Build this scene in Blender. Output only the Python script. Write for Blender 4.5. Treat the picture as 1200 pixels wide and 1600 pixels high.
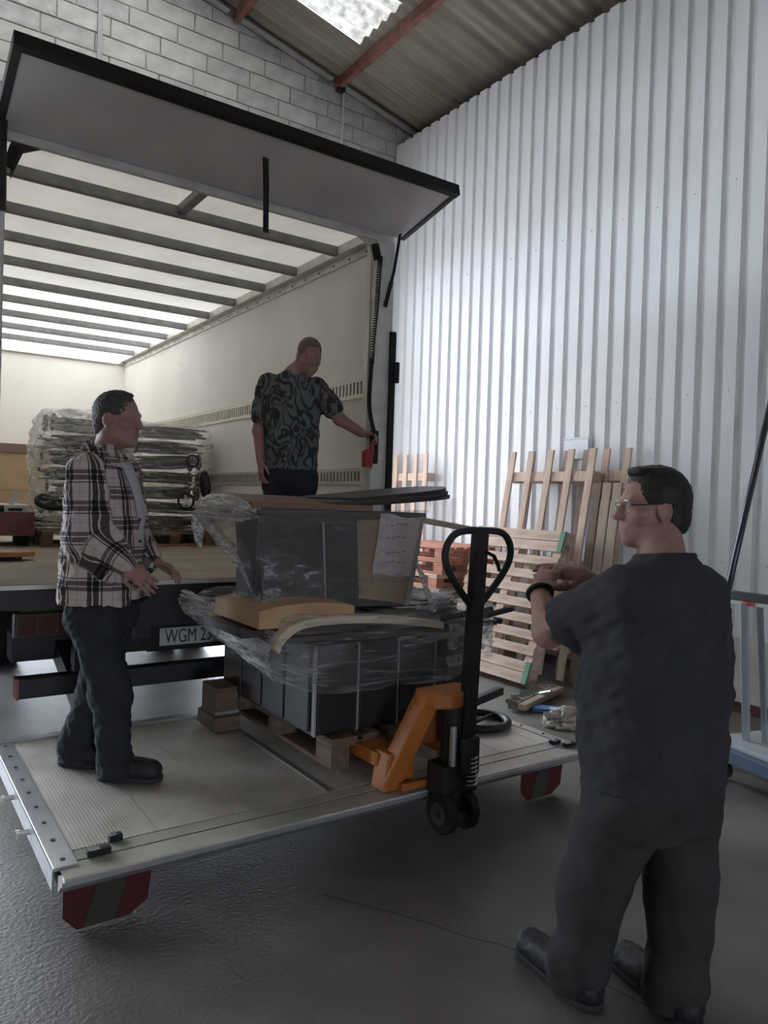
import bpy, bmesh, math, random
import numpy as np
from mathutils import Vector, Matrix

for _o in list(bpy.data.objects):
    bpy.data.objects.remove(_o, do_unlink=True)
SC = bpy.context.scene
COL = SC.collection
random.seed(7)
PI = math.pi

# ------------------------------------------------------------------ camera
CAM_H = 1.62
_yaw, _pitch, _roll = (math.radians(a) for a in (34.63, -0.846, 1.786))
_F = Vector((math.sin(_yaw) * math.cos(_pitch), math.cos(_yaw) * math.cos(_pitch), math.sin(_pitch)))
_r = Vector((math.cos(_yaw), -math.sin(_yaw), 0))
_u = _r.cross(_F)
_r, _u = math.cos(_roll) * _r + math.sin(_roll) * _u, -math.sin(_roll) * _r + math.cos(_roll) * _u
cam_data = bpy.data.cameras.new('camera')
cam = bpy.data.objects.new('camera', cam_data)
COL.objects.link(cam)
cam_data.sensor_fit = 'HORIZONTAL'
cam_data.sensor_width = 36.0
cam_data.lens = 1160.5 * 36.0 / 1200.0
cam_data.clip_start = 0.05
cam_data.clip_end = 200
M = Matrix.Identity(4)
for i in range(3):
    M[i][0], M[i][1], M[i][2] = _r[i], _u[i], -_F[i]
M[2][3] = CAM_H
cam.matrix_world = M
SC.camera = cam

# ------------------------------------------------------------------ sky and exposure
world = bpy.data.worlds.new('overcast_sky')
SC.world = world
world.use_nodes = True
_bg = world.node_tree.nodes['Background']
_bg.inputs['Color'].default_value = (0.80, 0.88, 1.0, 1)
_bg.inputs['Strength'].default_value = 7.5
SC.view_settings.view_transform = 'Standard'
SC.view_settings.look = 'None'
SC.view_settings.exposure = 1.1
SC.view_settings.gamma = 1.0
SC.view_settings.use_curve_mapping = False


def portal(name, loc, size, rot):
    """marks an opening to the sky so that the daylight through it is sampled well"""
    l = bpy.data.lights.new(name, 'AREA')
    l.shape = 'RECTANGLE'
    l.size, l.size_y = size
    l.cycles.is_portal = True
    o = bpy.data.objects.new(name, l)
    o.location = loc
    o.rotation_euler = rot
    COL.objects.link(o)
    return o


# ------------------------------------------------------------------ materials
MATS = {}


def mat(name, color, rough=0.6, metal=0.0, var=0.0, scale=6.0, bump=0.0, bscale=40.0, spec=0.5, detail=4.0, color2=None, stretch=None):
    if name in MATS:
        return MATS[name]
    m = bpy.data.materials.new(name)
    m.use_nodes = True
    nt = m.node_tree
    b = nt.nodes['Principled BSDF']
    b.inputs['Roughness'].default_value = rough
    b.inputs['Metallic'].default_value = metal
    b.inputs['Specular IOR Level'].default_value = spec
    c = tuple(color) + (1,)
    b.inputs['Base Color'].default_value = c
    tc = nt.nodes.new('ShaderNodeTexCoord')
    vec = tc.outputs['Object']
    if stretch:
        mp = nt.nodes.new('ShaderNodeMapping')
        mp.inputs['Scale'].default_value = stretch
        nt.links.new(vec, mp.inputs['Vector'])
        vec = mp.outputs['Vector']
    if var > 0 or color2:
        n = nt.nodes.new('ShaderNodeTexNoise')
        n.inputs['Scale'].default_value = scale
        n.inputs['Detail'].default_value = detail
        nt.links.new(vec, n.inputs['Vector'])
        r = nt.nodes.new('ShaderNodeValToRGB')
        r.color_ramp.elements[0].position = 0.3
        r.color_ramp.elements[1].position = 0.7
        if color2:
            r.color_ramp.elements[0].color = tuple(color2) + (1,)
            r.color_ramp.elements[1].color = c
        else:
            r.color_ramp.elements[0].color = tuple(max(0, x * (1 - var)) for x in color) + (1,)
            r.color_ramp.elements[1].color = tuple(min(1, x * (1 + var)) for x in color) + (1,)
        nt.links.new(n.outputs['Fac'], r.inputs['Fac'])
        nt.links.new(r.outputs['Color'], b.inputs['Base Color'])
    if bump > 0:
        n2 = nt.nodes.new('ShaderNodeTexNoise')
        n2.inputs['Scale'].default_value = bscale
        n2.inputs['Detail'].default_value = 3
        nt.links.new(vec, n2.inputs['Vector'])
        bp = nt.nodes.new('ShaderNodeBump')
        bp.inputs['Strength'].default_value = bump
        bp.inputs['Distance'].default_value = 0.01
        nt.links.new(n2.outputs['Fac'], bp.inputs['Height'])
        nt.links.new(bp.outputs['Normal'], b.inputs['Normal'])
    MATS[name] = m
    return m


def translucent_mat(name, color, trans=0.7, var=0.1, scale=3.0, rough=0.5):
    """thin sheet that lets daylight through"""
    m = bpy.data.materials.new(name)
    m.use_nodes = True
    nt = m.node_tree
    nt.nodes.remove(nt.nodes['Principled BSDF'])
    out = nt.nodes['Material Output']
    t = nt.nodes.new('ShaderNodeBsdfTranslucent')
    d = nt.nodes.new('ShaderNodeBsdfDiffuse')
    mx = nt.nodes.new('ShaderNodeMixShader')
    mx.inputs[0].default_value = trans
    tc = nt.nodes.new('ShaderNodeTexCoord')
    n = nt.nodes.new('ShaderNodeTexNoise')
    n.inputs['Scale'].default_value = scale
    n.inputs['Detail'].default_value = 5
    nt.links.new(tc.outputs['Object'], n.inputs['Vector'])
    r = nt.nodes.new('ShaderNodeValToRGB')
    r.color_ramp.elements[0].position = 0.3
    r.color_ramp.elements[1].position = 0.7
    r.color_ramp.elements[0].color = tuple(x * (1 - var) for x in color) + (1,)
    r.color_ramp.elements[1].color = tuple(min(1, x * (1 + var)) for x in color) + (1,)
    nt.links.new(n.outputs['Fac'], r.inputs['Fac'])
    nt.links.new(r.outputs['Color'], t.inputs['Color'])
    nt.links.new(r.outputs['Color'], d.inputs['Color'])
    nt.links.new(d.outputs[0], mx.inputs[1])
    nt.links.new(t.outputs[0], mx.inputs[2])
    nt.links.new(mx.outputs[0], out.inputs['Surface'])
    return m


# ------------------------------------------------------------------ mesh helpers
class MB:
    """collects shapes; build() links them as ONE mesh object"""

    def __init__(s):
        s.v = []
        s.f = []

    def add(s, vs, fs):
        n = len(s.v)
        s.v += [tuple(p) for p in vs]
        s.f += [tuple(i + n for i in f) for f in fs]
        return s

    def bx(s, lo, hi, m=None):
        (a, b, c), (d, e, f) = lo, hi
        vs = [(a, b, c), (d, b, c), (d, e, c), (a, e, c), (a, b, f), (d, b, f), (d, e, f), (a, e, f)]
        if m is not None:
            vs = [m @ Vector(p) for p in vs]
        return s.add(vs, [(0, 3, 2, 1), (4, 5, 6, 7), (0, 1, 5, 4), (1, 2, 6, 5), (2, 3, 7, 6), (3, 0, 4, 7)])

    def bc(s, c, size, m=None):
        h = [x / 2 for x in size]
        return s.bx([c[i] - h[i] for i in range(3)], [c[i] + h[i] for i in range(3)], m)

    def beam(s, a, b, w, h, up=(0, 0, 1)):
        """rectangular bar from a to b: w across, h along the up side"""
        a, b = Vector(a), Vector(b)
        d = (b - a).normalized()
        up = Vector(up)
        x = d.cross(up)
        if x.length < 1e-4:
            x = d.cross(Vector((0, 1, 0)))
        x.normalize()
        z = x.cross(d)
        vs = []
        for p in (a, b):
            for sx, sz in ((-1, -1), (1, -1), (1, 1), (-1, 1)):
                vs.append(p + x * sx * w / 2 + z * sz * h / 2)
        return s.add(vs, [(0, 1, 2, 3), (7, 6, 5, 4), (0, 4, 5, 1), (1, 5, 6, 2), (2, 6, 7, 3), (3, 7, 4, 0)])

    def tube(s, pts, r, n=8, closed=False, caps=True, radii=None):
        pts = [Vector(p) for p in pts]
        k = len(pts)
        rings = []
        prev = None
        for i, p in enumerate(pts):
            if closed:
                d = pts[(i + 1) % k] - pts[i - 1]
            else:
                d = pts[min(i + 1, k - 1)] - pts[max(i - 1, 0)]
            if d.length < 1e-9:
                d = Vector((0, 0, 1))
            d.normalize()
            if prev is None:
                x = d.orthogonal().normalized()
            else:
                x = prev - d * prev.dot(d)
                if x.length < 1e-6:
                    x = d.orthogonal()
                x.normalize()
            prev = x
            y = d.cross(x)
            rr = radii[i] if radii else r
            rings.append([p + (x * math.cos(t) + y * math.sin(t)) * rr for t in [2 * PI * j / n for j in range(n)]])
        vs = [q for ring in rings for q in ring]
        fs = []
        for i in range(k if closed else k - 1):
            for j in range(n):
                a, b = i * n + j, i * n + (j + 1) % n
                c, d = ((i + 1) % k) * n + (j + 1) % n, ((i + 1) % k) * n + j
                fs.append((a, b, c, d))
        if caps and not closed:
            fs.append(tuple(range(n))[::-1])
            fs.append(tuple((k - 1) * n + j for j in range(n)))
        return s.add(vs, fs)

    def cyl(s, a, b, r, n=16, r2=None):
        return s.tube([a, b], r, n, radii=[r, r if r2 is None else r2])

    def prism(s, poly, axis, lo, hi):
        """2D polygon extruded along axis (0,1,2) from lo to hi; poly coords are the other two axes in order"""
        n = len(poly)
        vs = []
        for h in (lo, hi):
            for p in poly:
                q = list(p)
                q.insert(axis, h)
                vs.append(q)
        fs = [tuple(range(n))[::-1], tuple(range(n, 2 * n))]
        for i in range(n):
            fs.append((i, (i + 1) % n, n + (i + 1) % n, n + i))
        return s.add(vs, fs)

    def sphere(s, c, r, n=10, m=7, sc=(1, 1, 1)):
        vs, fs = [], []
        for i in range(m + 1):
            t = PI * i / m
            for j in range(n):
                a = 2 * PI * j / n
                vs.append((c[0] + r * sc[0] * math.sin(t) * math.cos(a), c[1] + r * sc[1] * math.sin(t) * math.sin(a), c[2] + r * sc[2] * math.cos(t)))
        for i in range(m):
            for j in range(n):
                fs.append((i * n + j, (i + 1) * n + j, (i + 1) * n + (j + 1) % n, i * n + (j + 1) % n))
        return s.add(vs, fs)

    def grid(s, P):
        """P: rows of points"""
        nr, nc = len(P), len(P[0])
        vs = [q for row in P for q in row]
        fs = [(i * nc + j, i * nc + j + 1, (i + 1) * nc + j + 1, (i + 1) * nc + j) for i in range(nr - 1) for j in range(nc - 1)]
        return s.add(vs, fs)

    def mesh(s, name, material=None, smooth=False):
        me = bpy.data.meshes.new(name)
        me.from_pydata(s.v, [], s.f)
        me.validate()
        bm = bmesh.new()
        bm.from_mesh(me)
        bmesh.ops.recalc_face_normals(bm, faces=bm.faces)
        bm.to_mesh(me)
        bm.free()
        if smooth:
            me.polygons.foreach_set('use_smooth', [True] * len(me.polygons))
        if material:
            me.materials.append(material)
        return me

    def build(s, name, material, parent=None, smooth=False, bevel=0, world=True, angle=None):
        return link(name, s.mesh(name, material, smooth), parent, bevel, world, angle)


def link(name, data, parent=None, bevel=0, world=True, angle=None):
    o = bpy.data.objects.new(name, data)
    COL.objects.link(o)
    if parent is not None:
        o.parent = parent
        if world and parent.parent is None:
            o.matrix_parent_inverse = parent.matrix_basis.inverted()
    if bevel:
        md = o.modifiers.new('bevel', 'BEVEL')
        md.width = bevel
        md.segments = 2
        md.limit_method = 'ANGLE'
    if angle:
        md = o.modifiers.new('weld_smooth', 'WEIGHTED_NORMAL')
    return o


def smooth_path(pts, it=2):
    for _ in range(it):
        q = [pts[0]]
        for a, c in zip(pts, pts[1:]):
            q += [a * .75 + c * .25, a * .25 + c * .75]
        q.append(pts[-1])
        pts = q
    return pts


def tag(o, label=None, cat=None, group=None, kind=None):
    if label:
        o['label'] = label
    if cat:
        o['category'] = cat
    if group:
        o['group'] = group
    if kind:
        o['kind'] = kind
    return o


def empty(name, loc, label=None, cat=None, group=None, rot=(0, 0, 0), kind=None):
    o = bpy.data.objects.new(name, None)
    o.location = loc
    o.rotation_euler = rot
    o.empty_display_size = 0.1
    COL.objects.link(o)
    return tag(o, label, cat, group, kind)


def copy_tree(o, parent=None):
    c = o.copy()
    COL.objects.link(c)
    c.parent = parent
    for ch in o.children:
        copy_tree(ch, c)
    return c


def font(name, text, size, material, parent, M, extrude=0.001, align='CENTER'):
    cu = bpy.data.curves.new(name, 'FONT')
    cu.body = text
    cu.size = size
    cu.extrude = extrude
    cu.align_x = align
    cu.align_y = 'CENTER'
    cu.materials.append(material)
    o = bpy.data.objects.new(name, cu)
    COL.objects.link(o)
    if parent is not None:
        o.parent = parent
        if parent.parent is None:
            o.matrix_parent_inverse = parent.matrix_basis.inverted()
    o.matrix_basis = M
    bpy.context.view_layer.update()
    me = bpy.data.meshes.new_from_object(o.evaluated_get(bpy.context.evaluated_depsgraph_get()))
    n = bpy.data.objects.new(name, me)
    COL.objects.link(n)
    n.parent = o.parent
    n.matrix_parent_inverse = o.matrix_parent_inverse.copy()
    n.matrix_basis = M
    bpy.data.objects.remove(o, do_unlink=True)
    n.name = name
    return n


def struct(o, label=None):
    o['kind'] = 'structure'
    if label:
        o['label'] = label
    return o
# ================================================================== THE HALL
BLOCK_Y = 8.36          # face of the block gable wall
WALL_X = 5.80           # face of the sheet metal wall
GATE = (-4.6, 5.0, 4.40)   # the gate opening the truck backed in through


def roof_z(x):
    return 7.367 - 0.213 * (x - 3.204) if x > -0.2 else roof_z(0) + 0.213 * (x + 0.2)


m_conc = mat('concrete_floor', (0.225, 0.210, 0.195), 0.48, var=0.28, scale=1.3, bump=0.35, bscale=55, detail=9, color2=(0.095, 0.083, 0.072), spec=0.45)
m_yard = mat('yard_concrete', (0.62, 0.62, 0.60), 0.9, var=0.1, scale=2)
m_block = mat('whitewashed_block', (0.56, 0.55, 0.53), 0.9, var=0.15, scale=5, bump=0.7, bscale=45, detail=8, color2=(0.40, 0.39, 0.37))
m_block2 = mat('whitewashed_block_grey', (0.50, 0.49, 0.475), 0.9, var=0.15, scale=7, bump=0.7, bscale=45, detail=8, color2=(0.33, 0.325, 0.32))
m_mortar = mat('dark_mortar', (0.46, 0.45, 0.42), 0.95, var=0.3, scale=6, bump=0.6, color2=(0.15, 0.145, 0.13))
m_sheet = mat('white_lacquered_sheet', (0.72, 0.73, 0.76), 0.34, var=0.03, scale=1.5, spec=0.6)
m_plinth = mat('painted_plinth', (0.55, 0.53, 0.49), 0.85, var=0.15, scale=4, bump=0.3)
m_brownpaint = mat('brown_oil_paint', (0.12, 0.05, 0.04), 0.6)
m_fibre = mat('fibre_cement', (0.33, 0.285, 0.235), 0.95, var=0.2, scale=2.2, bump=0.3, detail=7, color2=(0.19, 0.16, 0.13), stretch=(0.35, 2.2, 1))
m_rust = mat('rust_red_primer', (0.20, 0.085, 0.065), 0.7, var=0.3, scale=9)
m_galv = mat('galvanised_steel', (0.55, 0.57, 0.58), 0.4, metal=0.8, var=0.1, scale=10)
m_black = mat('black_plastic', (0.018, 0.018, 0.020), 0.5)
m_skylight = translucent_mat('grp_skylight', (0.55, 0.52, 0.46), 0.85, 0.35, 7)
m_skylight_dim = translucent_mat('grp_skylight_dimmed', (0.105, 0.098, 0.085), 0.7, 0.45, 9)  # daylight glare toned down in the colour of the sheet in view
m_shade_canopy = translucent_mat('shade_canopy_milky', (0.36, 0.36, 0.35), 0.8, 0.1, 4)  # for the added canopy that dims the truck roof
m_plaster = mat('hall_plaster', (0.30, 0.28, 0.25), 0.9, var=0.1, scale=2)

# floor with a control joint, and the yard outside the gate
b = MB()
b.bx((-7.2, -8.2, -0.2), (6.5, BLOCK_Y + 0.3, 0.0))
floor = struct(b.build('floor', m_conc), 'rough grey concrete hall floor')
b = MB()
pts = [(1.55, 2.60), (1.72, 2.34), (1.80, 2.20), (1.86, 2.06), (1.93, 1.97), (1.99, 1.83), (2.08, 1.62), (2.12, 1.40)]
for (xa, ya), (xb, yb) in zip(pts, pts[1:]):
    b.beam((xa, ya, 0.0004), (xb, yb, 0.0004), 0.004, 0.0008)
b.build('floor_crack', mat('crack_dark', (0.05, 0.047, 0.043), 0.95), floor)
b = MB()
b.bx((-40, BLOCK_Y + 0.3, -0.25), (50, 60, -0.02))
struct(b.build('yard_ground', m_yard), 'pale concrete yard outside the gate')

# gable wall: backing slab with the gate opening, single blocks in front of it
gx0, gx1, gz = GATE
wb = MB()
y0, y1 = BLOCK_Y + 0.018, BLOCK_Y + 0.28
wb.prism([(-7.2, 0), (gx0, 0), (gx0, gz), (-7.2, gz)], 1, y0, y1)
wb.prism([(gx1, 0), (6.5, 0), (6.5, gz), (gx1, gz)], 1, y0, y1)
wb.prism([(-7.2, gz), (6.5, gz), (6.5, roof_z(6.5) + 0.1), (-0.2, roof_z(0) + 0.1), (-7.2, roof_z(-7.2) + 0.1)], 1, y0, y1)
wall_back = struct(wb.build('wall_back', m_mortar), 'whitewashed block gable wall above the truck')

BL, BH = 0.537, 0.206
block_meshes = []
for k in range(5):
    b = MB()
    L, Hh, e = BL - 0.011, BH - 0.010, 0.006
    front = [(e, 0, e), (L - e, 0, e + random.uniform(-.002, .002)), (L - e, 0, Hh - e), (e, 0, Hh - e)]
    mid = [(0, e, 0), (L, e, 0), (L, e, Hh), (0, e, Hh)]
    back = [(0, .05, 0), (L, .05, 0), (L, .05, Hh), (0, .05, Hh)]
    b.add(front + mid + back, [(0, 1, 2, 3), (0, 4, 5, 1), (1, 5, 6, 2), (2, 6, 7, 3), (3, 7, 4, 0), (4, 8, 9, 5), (5, 9, 10, 6), (6, 10, 11, 7), (7, 11, 8, 4)])
    block_meshes.append(b.mesh('block', m_block if k < 3 else m_block2))
row_off = [0.0, 0.154, -0.194, 0.08, 0.20]
for rI in range(0, 16):
    z = 4.40 + rI * BH + 0.015 * 0
    zz = 6.290 + (rI - 9) * BH
    if zz < 4.36:
        continue
    off = {9: 2.411, 10: 2.565, 11: 2.217, 8: 2.557}.get(rI, 2.411 + [0, 0.20, 0.33, 0.12][rI % 4])
    start = off - math.ceil((off + 2.0) / BL) * BL
    x = start
    while x < 6.4:
        xc0, xc1 = x, x + BL
        x += BL
        top = min(roof_z(xc0), roof_z(xc1)) - 0.10
        if zz > top - 0.03:
            continue
        if zz + BH <= top:
            o = link('block', random.choice(block_meshes), wall_back)
            o.location = (xc0, BLOCK_Y + random.uniform(-0.004, 0.004), zz)
        else:   # cut along the verge
            b = MB()
            za, zb = roof_z(xc0) - 0.10, roof_z(xc1) - 0.10
            b.prism([(xc0 + .005, zz), (xc1 - .006, zz), (xc1 - .006, min(zz + BH - .01, zb)), (xc0 + .005, min(zz + BH - .01, za))], 1, BLOCK_Y, BLOCK_Y + 0.05)
            b.build('block', m_block2, wall_back)
for rI in range(21):     # the pier right of the gate
    zz = 6.290 - 10 * BH - (rI + 0) * BH
    if zz < 0:
        break
    for q in range(2):
        o = link('block', random.choice(block_meshes), wall_back)
        o.location = (gx1 + q * BL - (BL / 2 if rI % 2 and q else 0), BLOCK_Y + random.uniform(-0.004, 0.004), zz)
# conduit, cable and the old bracket on the gable wall
b = MB()
b.bx((1.885, BLOCK_Y - 0.03, 4.5), (1.935, BLOCK_Y - 0.004, 7.45))
b.build('conduit', mat('grey_conduit', (0.36, 0.36, 0.35), 0.6), wall_back)
b = MB()
b.tube([(4.92, BLOCK_Y - .012, 6.93), (4.93, BLOCK_Y - .012, 6.4), (4.90, BLOCK_Y - .012, 5.6)], 0.012, 6)
b.build('cable', mat('white_cable', (0.6, 0.6, 0.6), 0.5), wall_back)
b = MB()
b.bc((4.86, BLOCK_Y - 0.05, 6.90), (0.10, 0.09, 0.10))
b.build('bracket', m_black, wall_back)

# verge angle along the gable under the roof sheets
b = MB()
for xa, xb in ((6.45, 4.88), (4.72, 3.48), (3.32, 1.2), (1.2, 0.0)):
    b.beam((xa, BLOCK_Y - 0.07, roof_z(xa) - 0.10), (xb, BLOCK_Y - 0.07, roof_z(xb) - 0.10), 0.10, 0.012)
    b.beam((xa, BLOCK_Y - 0.035, roof_z(xa) - 0.06), (xb, BLOCK_Y - 0.035, roof_z(xb) - 0.06), 0.014, 0.09)
b.build('verge_angle', m_galv, wall_back)

# roof: single corrugated sheets near the camera's view, long runs elsewhere
PITCH = 0.177
ceiling = empty('ceiling', (0, 0, 6), kind='structure', label='brown corrugated roof sheets with a translucent skylight')


def wave_sheet(xa, xb, ya, yb, dz=0.0, per=8):
    n = max(2, int(round((yb - ya) / PITCH * per)))
    rows = []
    for x in (xa, xb):
        rows.append([(x, ya + (yb - ya) * j / n, roof_z(x) + dz + 0.024 * math.sin(2 * PI * (ya + (yb - ya) * j / n) / PITCH)) for j in range(n + 1)])
    return MB().grid(rows)


ROWS = [(6.48, 4.68), (4.76, 2.96), (3.04, 1.24), (1.32, -0.2)]
SW = PITCH * 5
SKY_Y = [(6.72, 7.62), (5.00, 5.90)]   # bays with translucent sheets; the second is unseen, added for top light
edges = [8.45]
for a_, b_ in SKY_Y:
    n = max(1, int(round((edges[-1] - b_) / 0.95)))
    top = edges[-1]
    for k in range(1, n + 1):
        edges.append(top + (b_ - top) * k / n)
    edges.append(a_)
edges += [4.1, 3.1, 2.2, 0.4, -1.4, -3.2, -5.0, -6.8, -8.3]
for ri, (xa, xb) in enumerate(ROWS):
    for ya, yb in zip(edges[1:], edges):
        sky = (ri > (0 if yb > 7 else 1) and any(abs(yb - t) < .01 for _, t in SKY_Y)) or (ri == 3 and 4.5 < ya and yb < 7.7)  # ridge row also translucent, unseen and added for top light
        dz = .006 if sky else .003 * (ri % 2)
        wave_sheet(xa, xb, ya - .02, yb, dz, 8 if yb > 3 else 4).build('skylight_sheet' if sky else 'roof_sheet', (m_skylight_dim if ri == 1 else m_skylight) if sky else m_fibre, ceiling, smooth=True)
for ya, yb in zip(edges[1:], edges):
    sky = any(abs(yb - t) < .01 for _, t in SKY_Y)
    for xa, xb in ((-0.2, -2.6), (-2.6, -5.0), (-5.0, -7.3)):
        sk = False
        MB().grid([[(xa, ya, roof_z(xa)), (xa, yb, roof_z(xa))], [(xb, ya, roof_z(xb)), (xb, yb, roof_z(xb))]]).build('skylight_sheet' if sk else 'roof_sheet', m_skylight if sk else m_fibre, ceiling)
for px in (6.18, 4.80, 3.40, 2.0, 0.5):
    b = MB()
    zt = roof_z(px) - 0.03
    b.beam((px, -8.0, zt - 0.055), (px, BLOCK_Y - 0.02, zt - 0.055), 0.012, 0.11)
    b.beam((px + 0.03, -8.0, zt - 0.11), (px + 0.03, BLOCK_Y - 0.02, zt - 0.11), 0.07, 0.012)
    b.build('purlin', m_rust, ceiling)

# unseen canopy of translucent sheets, added to dim daylight on the truck roof
canopy = empty('added_shade_canopy', (0, 8.7, 4.6), kind='structure', label='unseen translucent canopy added outside the gate to dim daylight')
for k in range(9):
    x0 = -5.1 + k * .95
    MB().grid([[(x0, 8.64, 4.95), (x0 + .95, 8.64, 4.95)], [(x0, 12.6, 4.60), (x0 + .95, 12.6, 4.60)]]).build('shade_canopy_sheet', m_shade_canopy, canopy)
# sheet metal wall
wr = MB()
wr.bx((6.30, -8.2, 0), (6.5, BLOCK_Y + 0.3, roof_z(6.5)))
wall_right = struct(wr.build('wall_right', m_plaster), 'white ribbed sheet metal wall')
RP = 0.1865


def ribbed(ya, n, z0, z1):
    prof = [(0.0, 0.0), (0.112, 0.0), (0.130, 0.030), (0.168, 0.030)]
    line = []
    for k in range(n):
        for dy, dx in prof:
            line.append((ya - (k * RP + dy), WALL_X + dx))
    line.append((ya - n * RP, WALL_X))
    m = MB()
    m.grid([[(x, y, z0) for y, x in line], [(x, y, z1) for y, x in line]])
    return m


ya = BLOCK_Y + 0.0
for k in range(15):
    n = 6
    ribbed(ya, n, 0.60, 6.45).build('cladding_sheet', m_sheet, wall_right)
    sm = MB()
    ya -= n * RP
b = MB()
for zz in (2.62, 4.35, 1.2):
    for k in range(0, 40, 2):
        yy = BLOCK_Y - 0.1 - k * RP * 1.0
        b.cyl((WALL_X + 0.001, yy + 0.045, zz), (WALL_X - 0.006, yy + 0.045, zz), 0.0065, 6)
o = b.build('cladding_screws', mat('screw_zinc', (0.42, 0.42, 0.43), 0.5, metal=0.3), wall_right)
o['kind'] = 'stuff'
b = MB()
b.bx((WALL_X + 0.01, -8.2, 0), (6.30, BLOCK_Y, 0.62))
b.build('plinth', m_plinth, wall_right)
b = MB()
b.bx((WALL_X - 0.01, -8.2, 0.0), (WALL_X + 0.01, BLOCK_Y, 0.085))
struct(b.build('baseboard_right', m_brownpaint), 'brown painted base strip below the sheet wall')
# remaining walls, behind and left of the camera
b = MB()
dx0, dx1, dz1 = -2.3, -0.2, 2.5      # unseen door opening, added far behind the camera for fill light
b.bx((-7.2, -8.4, 0), (dx0, -8.2, 8.2))
b.bx((dx1, -8.4, 0), (6.5, -8.2, 8.2))
b.bx((dx0, -8.4, dz1), (dx1, -8.2, 8.2))
struct(b.build('wall_front', m_plaster))
portal('fill_door_portal', ((dx0 + dx1) / 2, -8.4, dz1 / 2), (dx1 - dx0, dz1), (PI / 2, 0, 0))
b = MB()
b.bx((-30, -40, -0.25), (30, -8.4, -0.02))
struct(b.build('yard_ground_rear', m_yard))
b = MB()
b.bx((-7.4, -8.4, 0), (-7.2, BLOCK_Y + 0.3, 7.2))
struct(b.build('wall_left', m_plaster))
portal('gate_sky_portal', ((gx0 + gx1) / 2, BLOCK_Y + 0.3, gz / 2), (gx1 - gx0, gz), (-PI / 2, 0, 0))
# ================================================================== THE TRUCK
TX0, TX1, TY0, TY1 = 0.50, 3.06, 4.50, 11.32
FZ, RZ = 1.09, 3.60
m_cream = mat('cream_grp_panel', (0.80, 0.755, 0.71), 0.55, var=0.07, scale=1.6, detail=7, color2=(0.73, 0.685, 0.64))
m_roofgrp = translucent_mat('translucent_roof_panel', (0.88, 0.84, 0.75), 0.66, 0.08, 2.5)
m_alu = mat('dull_aluminium', (0.66, 0.64, 0.60), 0.45, metal=0.25, var=0.15, scale=8)
m_aludark = mat('dirty_aluminium', (0.20, 0.195, 0.19), 0.5, metal=0.4, var=0.2, scale=9)
m_ply = mat('worn_plywood_floor', (0.40, 0.33, 0.25), 0.7, var=0.2, scale=3, bump=0.2, detail=8, color2=(0.27, 0.23, 0.18))
m_dkmetal = mat('black_painted_steel', (0.022, 0.022, 0.025), 0.55, var=0.3, scale=6)
m_flap = mat('flap_grey_panel', (0.62, 0.58, 0.57), 0.55, var=0.12, scale=2.0, detail=8)
m_rubber = mat('black_rubber', (0.012, 0.012, 0.013), 0.8)
m_chrome = mat('bright_steel', (0.62, 0.63, 0.65), 0.28, metal=0.9)
m_plat = mat('worn_platform_aluminium', (0.74, 0.70, 0.64), 0.42, metal=0.3, var=0.2, scale=3.5, bump=0.2, bscale=60, detail=9, color2=(0.50, 0.465, 0.41))
m_platlt = mat('clean_aluminium', (0.55, 0.56, 0.58), 0.33, metal=0.7, var=0.1, scale=8)
m_red = mat('signal_red', (0.38, 0.03, 0.03), 0.5)
m_flagred = mat('shaded_flag_red', (0.075, 0.010, 0.012), 0.8)  # red darkened, shade under the platform put into the colour
m_flagwhite = mat('shaded_flag_white', (0.055, 0.050, 0.042), 0.9)  # white darkened the same way to carry the shade
m_white = mat('dull_white', (0.6, 0.6, 0.58), 0.6)

truck = empty('box_truck', (1.82, 4.5, 0), 'open box truck with raised rear flap and lowered tail lift', 'truck')
T = truck
b = MB()
b.bx((TX0 - .03, TY0 + .05, 0.99), (TX1 + .03, TY1, FZ))
b.build('cargo_floor', m_ply, T)
b = MB()
b.bx((TX0 - .05, TY0 - .01, 0.955), (TX1 + .06, TY0 + .05, FZ - .004))
sill = b.build('rear_sill', m_dkmetal, T)
b = MB()
b.bx((TX0 - .05, TY0 - .016, FZ - .022), (TX1 + .06, TY0 - .008, FZ + .003))
b.build('edge_trim', m_alu, sill)
for nm, xa, xb in (('side_wall', TX1, TX1 + .05), ('side_wall', TX0 - .05, TX0)):
    b = MB()
    b.bx((xa, TY0 + .06, FZ), (xb, TY1, RZ))
    b.build(nm, m_cream, T)
b = MB()
b.bx((TX0 - .05, TY1, FZ), (TX1 + .05, TY1 + .05, RZ))
b.build('front_wall', m_cream, T)
b = MB()
b.grid([[(TX0 - .05, TY0 + .05, RZ + .012), (TX1 + .05, TY0 + .05, RZ + .012)], [(TX0 - .05, TY1 + .05, RZ + .012), (TX1 + .05, TY1 + .05, RZ + .012)]])
b.build('roof_panel', m_roofgrp, T)
for by in (5.10, 5.78, 6.42, 7.10, 7.80, 8.50, 9.20, 9.90, 10.60):
    b = MB()
    b.bx((TX0, by - .028, RZ - .050), (TX1, by - .018, RZ + .008))
    b.bx((TX0, by - .028, RZ - .058), (TX1, by + .028, RZ - .048))
    b.bx((TX0, by + .018, RZ - .050), (TX1, by + .028, RZ + .008))
    b.build('roof_bow', m_aludark, T)
b = MB()
b.bx((1.695, TY0 + .05, RZ - .045), (1.755, 5.08, RZ + .005))
b.build('roof_divider', m_aludark, T)
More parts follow.
